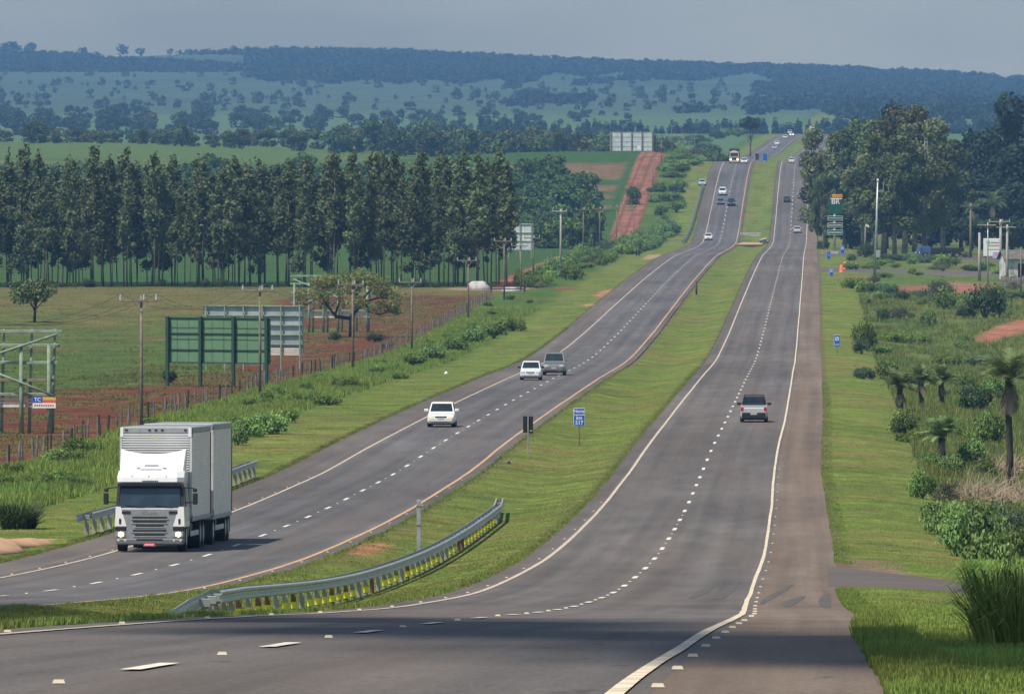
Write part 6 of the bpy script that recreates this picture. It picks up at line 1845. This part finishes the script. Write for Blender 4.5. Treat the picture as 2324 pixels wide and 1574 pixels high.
def build_lorry():
    """white box lorry with a drawbar trailer, nearest vehicle on the oncoming carriageway"""
    d = 317.0
    u = -21.1
    p = Vector((ux(u, d), d, CZ - float(HR(d)) + .012))
    t = thing("box_truck", "white cab lorry pulling a silver corrugated box and a matching trailer", "lorry", p, -road_dir(d) - 0.016, "oncoming traffic", -math.atan(road_slope(d)))
    wp = paintm("white_cab_paint", (.78, .76, .75)); gp = mat("grey_bumper", (.13, .14, .15), .5); sp = mat("silver_grille", (.30, .31, .32), .35, metal=.4)
    alu = mat("box_aluminium", (.86, .79, .68), .6, metal=.0, var=.06, scale=1.5); alu_f = mat("front_aluminium", (.36, .37, .38), .4, metal=.35, var=.12, scale=1.0); alu2 = mat("box_frame", (.33, .34, .35), .5, metal=.3); redb = mat("rusty_corner", (.22, .06, .04), .7)
    hw = 1.20
    # cab shell: rings from the sill upward
    def ring(z, w, yf, yb, c):   # chamfered plan
        return [(-w + c, yf, z), (w - c, yf, z), (w, yf + c * 1.2, z), (w, yb, z), (-w, yb, z), (-w, yf + c * 1.2, z)]
    mb = MB()
    mb.loft([ring(.85, hw, .06, 2.15, .16), ring(1.48, hw, .04, 2.15, .18), ring(1.50, hw * .985, .10, 2.15, .2), ring(2.28, hw * .93, .30, 2.15, .2), ring(2.40, hw * .955, .10, 2.15, .22), ring(2.55, hw * .96, .13, 2.15, .22), ring(2.75, hw * .95, .42, 2.15, .26), ring(2.83, hw * .90, .72, 2.15, .28)])
    cabo = mb.build("cab", wp, t)
    # roof air deflector with raised winglets
    mb = MB()
    N = 13; rows = []
    for j, (z, y) in enumerate(((2.78, .60), (2.95, .80), (3.15, 1.05), (3.35, 1.35))):
        rw = []
        for i in range(N):
            fx = i / (N - 1) * 2 - 1
            w = hw * (.90 + .03 * j / 3)
            lift = .16 * abs(fx) ** 2.4 * (j / 3); back = .18 * (abs(fx) ** 3)
            rw.append((fx * w, y + back, z + lift))
        rows.append(rw)
    vs = [q for rw in rows for q in rw]; fs = [(j*N+i, j*N+i+1, (j+1)*N+i+1, (j+1)*N+i) for j in range(3) for i in range(N-1)]
    mb.add(vs, fs)
    n0 = len(vs)
    bv = [(q[0], 2.1, 2.75) if j == 0 else (q[0], 2.1, q[2] - .04) for j, rw in enumerate(rows) for q in rw]
    mb.add(bv, [(j*N+i, (j+1)*N+i, (j+1)*N+i+1, j*N+i+1) for j in range(3) for i in range(N-1)])
    mb.f += [((N*3)+i, (N*3)+i+1, n0+(N*3)+i+1, n0+(N*3)+i) for i in range(N-1)]
    for i in (0, N - 1):
        for j in range(3): mb.f.append((j*N+i, (j+1)*N+i, n0+(j+1)*N+i, n0+j*N+i))
    mb.build("air_deflector", wp, t, smooth=False)
    mb = MB(); mb.hexa([(-.36, .62, 2.80), (.36, .62, 2.80), (.34, 1.0, 2.92), (-.34, 1.0, 2.92), (-.30, .72, 2.93), (.30, .72, 2.93), (.30, 1.05, 3.02), (-.30, 1.05, 3.02)]); hsc = mb.build("roof_hatch", wp, t)
    mb = MB(); mb.box(-.36, .36, .605, .618, 2.79, 2.83); mb.box(-.24, .24, .70, .715, 2.94, 2.97); mb.box(-.5, -.38, .66, .68, 2.85, 2.875); mb.box(.38, .52, .66, .68, 2.85, 2.875); mb.build("vent_slot", mat("blue_grey_slot", (.06, .09, .2), .5), hsc)
    # visor text strip, marker lamps
    mb = MB()
    for k in range(9): mb.box(-.27 + k * .062, -.27 + k * .062 + .044, .085, .098, 2.415, 2.45)
    mb.build("lettering", M['black'], t)
    mb = MB()
    for x in (-.62, -.05, .55): mb.bbox(x - .03, x + .03, .15, .2, 2.56, 2.60, .008)
    mb.build("marker_lamp", M['black'], t)
    # windscreen and pillars
    mb = MB(); mb.hexa([(-1.06, .075, 1.52), (1.06, .075, 1.52), (1.06, .13, 1.52), (-1.06, .13, 1.52), (-1.0, .255, 2.27), (1.0, .255, 2.27), (1.0, .31, 2.27), (-1.0, .31, 2.27)]); ws = mb.build("windscreen", mat("cab_glass", (.022, .04, .05), .06, spec=.8, var=.4, scale=1.2), t)
    mb = MB()
    for sg in (-1, 1):
        mb.tube([(sg * .5 + .3, .05, 1.53), (sg * .5 - .32, .075, 1.60)], .012, 5)
    mb.build("wiper", M['black'], ws)
    mb = MB(); mb.hexa([(-1.1, .05, 2.26), (1.1, .05, 2.26), (1.1, .24, 2.26), (-1.1, .24, 2.26), (-1.1, .02, 2.36), (1.1, .02, 2.36), (1.1, .2, 2.38), (-1.1, .2, 2.38)]); mb.build("sun_visor", mat("dark_visor", (.04, .05, .07), .3), t)
    for sg in (-1, 1):
        mb = MB(); xa, xb = sorted((sg * 1.07, sg * 1.17)); mb.hexa([(xa, .12, 1.5), (xb, .12, 1.5), (xb, .42, 1.5), (xa, .42, 1.5), (xa - sg * .04, .30, 2.3), (xb - sg * .04, .30, 2.3), (xb - sg * .04, .6, 2.3), (xa - sg * .04, .6, 2.3)]); mb.build("pillar", M['black'], t)
        mb = MB(); x = sg * (hw + .005); xa, xb = sorted((x - sg * .05, x + sg * .006)); mb.hexa([(xa, .62, 1.55), (xb, .62, 1.55), (xb, 1.5, 1.55), (xa, 1.5, 1.55), (xa - sg * .07, .75, 2.22), (xb - sg * .07, .75, 2.22), (xb - sg * .07, 1.5, 2.22), (xa - sg * .07, 1.5, 2.22)]); mb.build("side_window", M['glass'], t)
        # mirrors on arms
        xm = sg * 1.45
        mb = MB(); mb.bbox(min(xm, xm + sg * .17), max(xm, xm + sg * .17), .30, .42, 1.62, 2.02, .03); mb.bbox(min(xm, xm + sg * .15), max(xm, xm + sg * .15), .30, .42, 2.05, 2.18, .03); m_ = mb.build("mirror", M['black'], t)
        mb = MB(); mb.tube([(sg * 1.1, .35, 2.22), (xm + sg * .08, .36, 2.17)], .022, 6); mb.tube([(sg * 1.15, .4, 1.68), (xm + sg * .05, .38, 1.7)], .02, 6); mb.build("mirror_arm", M['black'], m_)
        # corner panels with a dark slot
        mb = MB(); xa, xb = sorted((sg * .78, sg * 1.19))
        inner_t, inner_b = sg * 1.0, sg * .80
        mb.hexa([(min(inner_b, sg * 1.2), .0, .88), (max(inner_b, sg * 1.2), .0, .88), (max(inner_b, sg * 1.2), .2, .88), (min(inner_b, sg * 1.2), .2, .88), (min(inner_t, sg * 1.17), .03, 1.55), (max(inner_t, sg * 1.17), .03, 1.55), (max(inner_t, sg * 1.17), .2, 1.55), (min(inner_t, sg * 1.17), .2, 1.55)]); cp = mb.build("corner_panel", wp, t)
        mb = MB(); xs = sg * 1.02; mb.box(xs - .035, xs + .035, -.01, -.002, .96, 1.14); mb.build("slot", M['black'], cp)
        # headlamp unit
        mb = MB(); xa, xb = sorted((sg * .80, sg * 1.18)); mb.bbox(xa, xb, -.02, .2, .72, .87, .02); mb.build("lamp_cover", M['black'], t)
        mb = MB(); mb.bbox(xa, xb, -.03, .2, .48, .715, .03); hl = mb.build("headlight_housing", mat("lamp_housing", (.22, .22, .22), .3), t)
        mb = MB(); xl = sg * .985
        mb.loft([[(xl + .095 * math.cos(a * .3927), y, .605 + .085 * math.sin(a * .3927)) for a in range(16)] for y in (-.035, -.045)]); mb.build("headlight", M['lamp_on'], hl)
        mb = MB()
        for q in (.84, 1.07): mb.loft([[(sg * q + .045 * math.cos(a * .785), y, .405 + .045 * math.sin(a * .785)) for a in range(8)] for y in (-.085, -.095)])
        mb.build("fog_lamp", M['lamp_off'], t)
    # grille
    mb = MB(); mb.hexa([(-.80, -.01, .48), (.80, -.01, .48), (.80, .1, .48), (-.80, .1, .48), (-1.0, .04, 1.46), (1.0, .04, 1.46), (1.0, .12, 1.46), (-1.0, .12, 1.46)]); gr = mb.build("grille", sp, t)
    for k, z in enumerate((1.18, 1.04, .90, .73, .59)):
        w = (.60, .58, .48, .58, .52)[k]; y = -.01 + (z - .48) * .05
        mb = MB(); mb.box(-w, w, y - .012, y - .002, z - .035, z + .03); mb.build("grille_slot", M['black'], gr)
        mb = MB(); mb.bbox(-w - .05, w + .05, y - .03, y - .004, z - .075, z - .042, .006); mb.build("chrome_bar", M['chrome'], gr)
    mb = MB()
    for sg in (-1, 1):
        xa, xb = sorted((sg * .66, sg * .96)); mb.hexa([(xa, .015, 1.30), (xb, .015, 1.30), (xb, .03, 1.30), (xa, .03, 1.30), (xa + (.0 if sg > 0 else -.0), .02, 1.40), (xb, .02, 1.40), (xb, .035, 1.40), (xa, .035, 1.40)])
    mb.build("upper_intake", M['black'], gr)
    lettering("lettering", "SCANIA", .15, M['chrome'], gr, (0, .018, 1.34), sx=1.05)
    mb = MB(); mb.bbox(-1.17, 1.17, -.09, .35, .24, .47, .05); bm = mb.build("bumper", gp, t)
    mb = MB(); mb.box(-.45, .45, -.1, -.092, .40, .45); mb.build("bumper_slot", M['black'], bm)
    mb = MB(); mb.box(-.21, .21, -.115, -.10, .19, .33); pl = mb.build("number_plate", M['red_plate'], t)
    mb = MB()
    for k in range(7): mb.box(-.16 + k * .047, -.16 + k * .047 + .03, -.12, -.116, .225, .285)
    mb.build("lettering", M['white_paint'], pl)
    # steps / cab underside
    mb = MB()
    for sg in (-1, 1):
        xa, xb = sorted((sg * .9, sg * 1.17)); mb.bbox(xa, xb, .36, .55, .3, .84, .03); mb.bbox(xa, xb, 1.75, 2.15, .5, .84, .03)
    mb.build("cab_step", gp, t)
    def wheel(y, sg, r=.5, wd=.3, hwx=1.17):
        xo, xi = sg * hwx, sg * (hwx - wd)
        mb = MB(); mb.cyl_x(min(xo, xi), max(xo, xi), y, r, r, 22); wh = mb.build("wheel", M['tyre'], t)
        mb = MB(); xa, xb = sorted((xo, xo + sg * .014)); mb.cyl_x(xa, xb, y, r, r * .56, 16); mb.build("rim", M['rim'], wh)
    for sg in (-1, 1):
        for y, w in ((1.05, .3), (7.0, .55), (8.25, .55), (12.6, .55), (18.2, .55), (19.4, .55)):
            wheel(y, sg, .5, w)
    def cargo(y0, y1, zb, zt, name):
        b = MB(); n = 34; hb = 1.215
        rings = []
        for k in range(n * 2 + 1):
            z = zb + (zt - .22 - zb) * k / (n * 2); o = .009 if k % 2 else 0.0
            rings.append([(-hb - o, y0 - o, z), (hb + o, y0 - o, z), (hb + o, y1 + o, z), (-hb - o, y1 + o, z)])
        b.loft(rings); bx = b.build(name, alu, t)
        b = MB(); rows = []
        for k in range(n * 2 + 1):
            z = zb + .02 + (zt - .26 - zb) * k / (n * 2); o = .03 if k % 2 else 0.012
            rows.append([(-hb + .06, y0 - .02 - o, z), (hb - .06, y0 - .02 - o, z), (hb - .06, y0 - .002, z), (-hb + .06, y0 - .002, z)])
        b.loft(rows); b.build("front_panel", alu_f, bx)
        b = MB(); b.bbox(-hb - .03, hb + .03, y0 - .03, y1 + .03, zt - .218, zt, .03); b.build("top_frame", alu2, bx)
        b = MB(); b.bbox(-hb - .03, hb + .03, y0 - .02, y1 + .02, zb - .16, zb - .003, .02); b.build("floor_frame", alu2, bx)
        for sx in (-1, 1):
            for yy in (y0 - .035, y1 - .02):
                b = MB(); xa, xb = sorted((sx * (hb - .05), sx * (hb + .035))); b.box(xa, xb, yy, yy + .06, zb, zt - .22); b.build("corner_post", M['zinc_white'] if yy < y0 else redb, bx)
        return bx
    b1 = cargo(2.45, 10.6, 1.15, 4.26, "cargo_box")
    b2 = cargo(11.7, 20.2, 1.05, 4.30, "trailer_box")
    mb = MB()
    for sx in (-1, 1):
        xa, xb = sorted((sx * 1.13, sx * 1.235)); mb.box(xa, xb, 2.40, 2.412, 3.92, 4.24)
    mb.build("corner_bracket", M['white_paint'], b1)
    mb = MB()
    for x in (-1.02, -.22, 0, .22, 1.02): mb.bbox(x - .05, x + .05, 2.395, 2.42, 4.13, 4.18, .008)
    mb.build("marker_lamp", M['black'], b1)
    mb = MB(); mb.box(-.18, .18, 2.41, 2.43, 3.86, 3.95); mb.build("badge", mat("yellow_green_badge", (.45, .5, .12), .5), b1)
    for yy, nm in ((2.4, b1), (11.64, b2)):
        mb = MB()
        for sx in (-1, 1):
            for z0, z1 in ((3.9, 4.22), (1.0, 1.25)):
                xa, xb = sorted((sx * 1.245, sx * 1.26)); mb.box(xa, xb, yy + .03, yy + .18, z0, z1)
        mb.build("side_marker", redb, nm)
    mb = MB(); mb.box(-.45, .45, .8, 10.4, .72, .97); mb.box(-.45, .45, 11.9, 20.0, .72, .87); mb.box(-.08, .08, 10.4, 12.2, .6, .72); mb.build("chassis", M['black'], t)
    for sg in (-1, 1):
        for (a, b_) in ((2.9, 6.2), (13.5, 17.4)):
            mb = MB(); xa, xb = sorted((sg * 1.14, sg * 1.18)); mb.bbox(xa, xb, a, b_, .48, .66, .015); mb.build("side_guard", M['zinc_white'], t)
            mb = MB(); xa, xb = sorted((sg * .7, sg * 1.1)); mb.bbox(xa, xb, a + .2, a + 1.6, .45, .95, .04); mb.build("fuel_tank", M['black'], t)
        for y in (6.3, 8.95, 11.95, 13.3, 17.5, 20.05):
            mb = MB(); xa, xb = sorted((sg * .62, sg * 1.18)); mb.box(xa, xb, y, y + .03, .3, .95); mb.build("mudguard", M['black'], t)

M['ground'] = ground_mat()
build_ground()
build_roads()
build_poles()
build_hoardings()
build_signs()
build_rails()
build_odds()
build_lorry()
build_cars()
build_grass()
build_plantation()
build_woods()
build_grove()
build_field_trees()
build_bushes()
build_palms()
# ------------------------------------------------------------------ the hazy air
def build_haze():
    m = bpy.data.materials.new("haze_air"); m.use_nodes = True
    n, l = m.node_tree.nodes, m.node_tree.links
    n.remove(n['Principled BSDF'])
    v = n.new('ShaderNodeVolumePrincipled')
    v.inputs['Color'].default_value = (0.25, 0.52, 0.92, 1)
    v.inputs['Density'].default_value = 0.000082
    v.inputs['Anisotropy'].default_value = 0.0
    l.new(v.outputs[0], n['Material Output'].inputs['Volume'])
    mb = MB(); mb.box(-7200, 7200, -400, 10900, -60, 175)
    o = mb.build("haze", m)
    tag(o, "pale blue haze filling the air over the valley", "haze", kind='stuff')
build_haze()

def build_shadow_caster():
    """small ragged cloud unseen above and behind the camera, added to shade the near road"""
    m = mat("shadow_caster_veil", (0.85, 0.86, 0.88), 1.0, var=0.03, scale=.05)
    cn, cl = m.node_tree.nodes, m.node_tree.links
    tb = cn.new('ShaderNodeBsdfTransparent'); mxs = cn.new('ShaderNodeMixShader'); mxs.inputs[0].default_value = 0.83
    cl.new(cn['Principled BSDF'].outputs[0], mxs.inputs[1]); cl.new(tb.outputs[0], mxs.inputs[2]); cl.new(mxs.outputs[0], cn['Material Output'].inputs['Surface'])
    r = np.random.default_rng(91)
    alt = 330.0
    mb = MB()
    # centre line of the shadow on the ground: (X, depth, half width)
    line = [(-32.0, 330, 3.2), (-20.0, 255, 3.0), (-11.0, 180, 2.9), (-3.8, 128, 2.7), (1.6, 92, 2.6), (6.8, 66, 2.7), (12.8, 44, 3.2), (21.0, 15, 3.6)]
    for (x0, d0, w0), (x1, d1, w1) in zip(line, line[1:]):
        for k in range(7):
            t = (k + r.random() * .6) / 7
            x = x0 + (x1 - x0) * t; d = d0 + (d1 - d0) * t; w = w0 + (w1 - w0) * t
            g = CZ - float(HR(d))
            c = Vector((x, d, g)) + SUN_TO * (alt / SUN_TO.z) + Vector((r.normal() * .35 * w, r.normal() * 2, r.normal() * 2.0))
            n = 12; rings = []
            L = 9.0 + 4 * r.random(); q = w * (.8 + .35 * r.random()); hgt = 2.2 + 1.5 * r.random()
            for i in range(7):
                ph = -math.pi / 2 + math.pi * (i + .15) / 6.3
                rings.append([(c.x + q * math.cos(ph) * math.cos(a * 2 * math.pi / n), c.y + L * math.cos(ph) * math.sin(a * 2 * math.pi / n), c.z + hgt * math.sin(ph)) for a in range(n)])
            mb.loft(rings)
    o = mb.build("shadow_caster", m, None, None, True)  # unseen body added only to throw the shadow band across the near road
    tag(o, "unseen ragged white blocker overhead, added to shade the near road", "shadow_caster", kind='stuff')
build_shadow_caster()
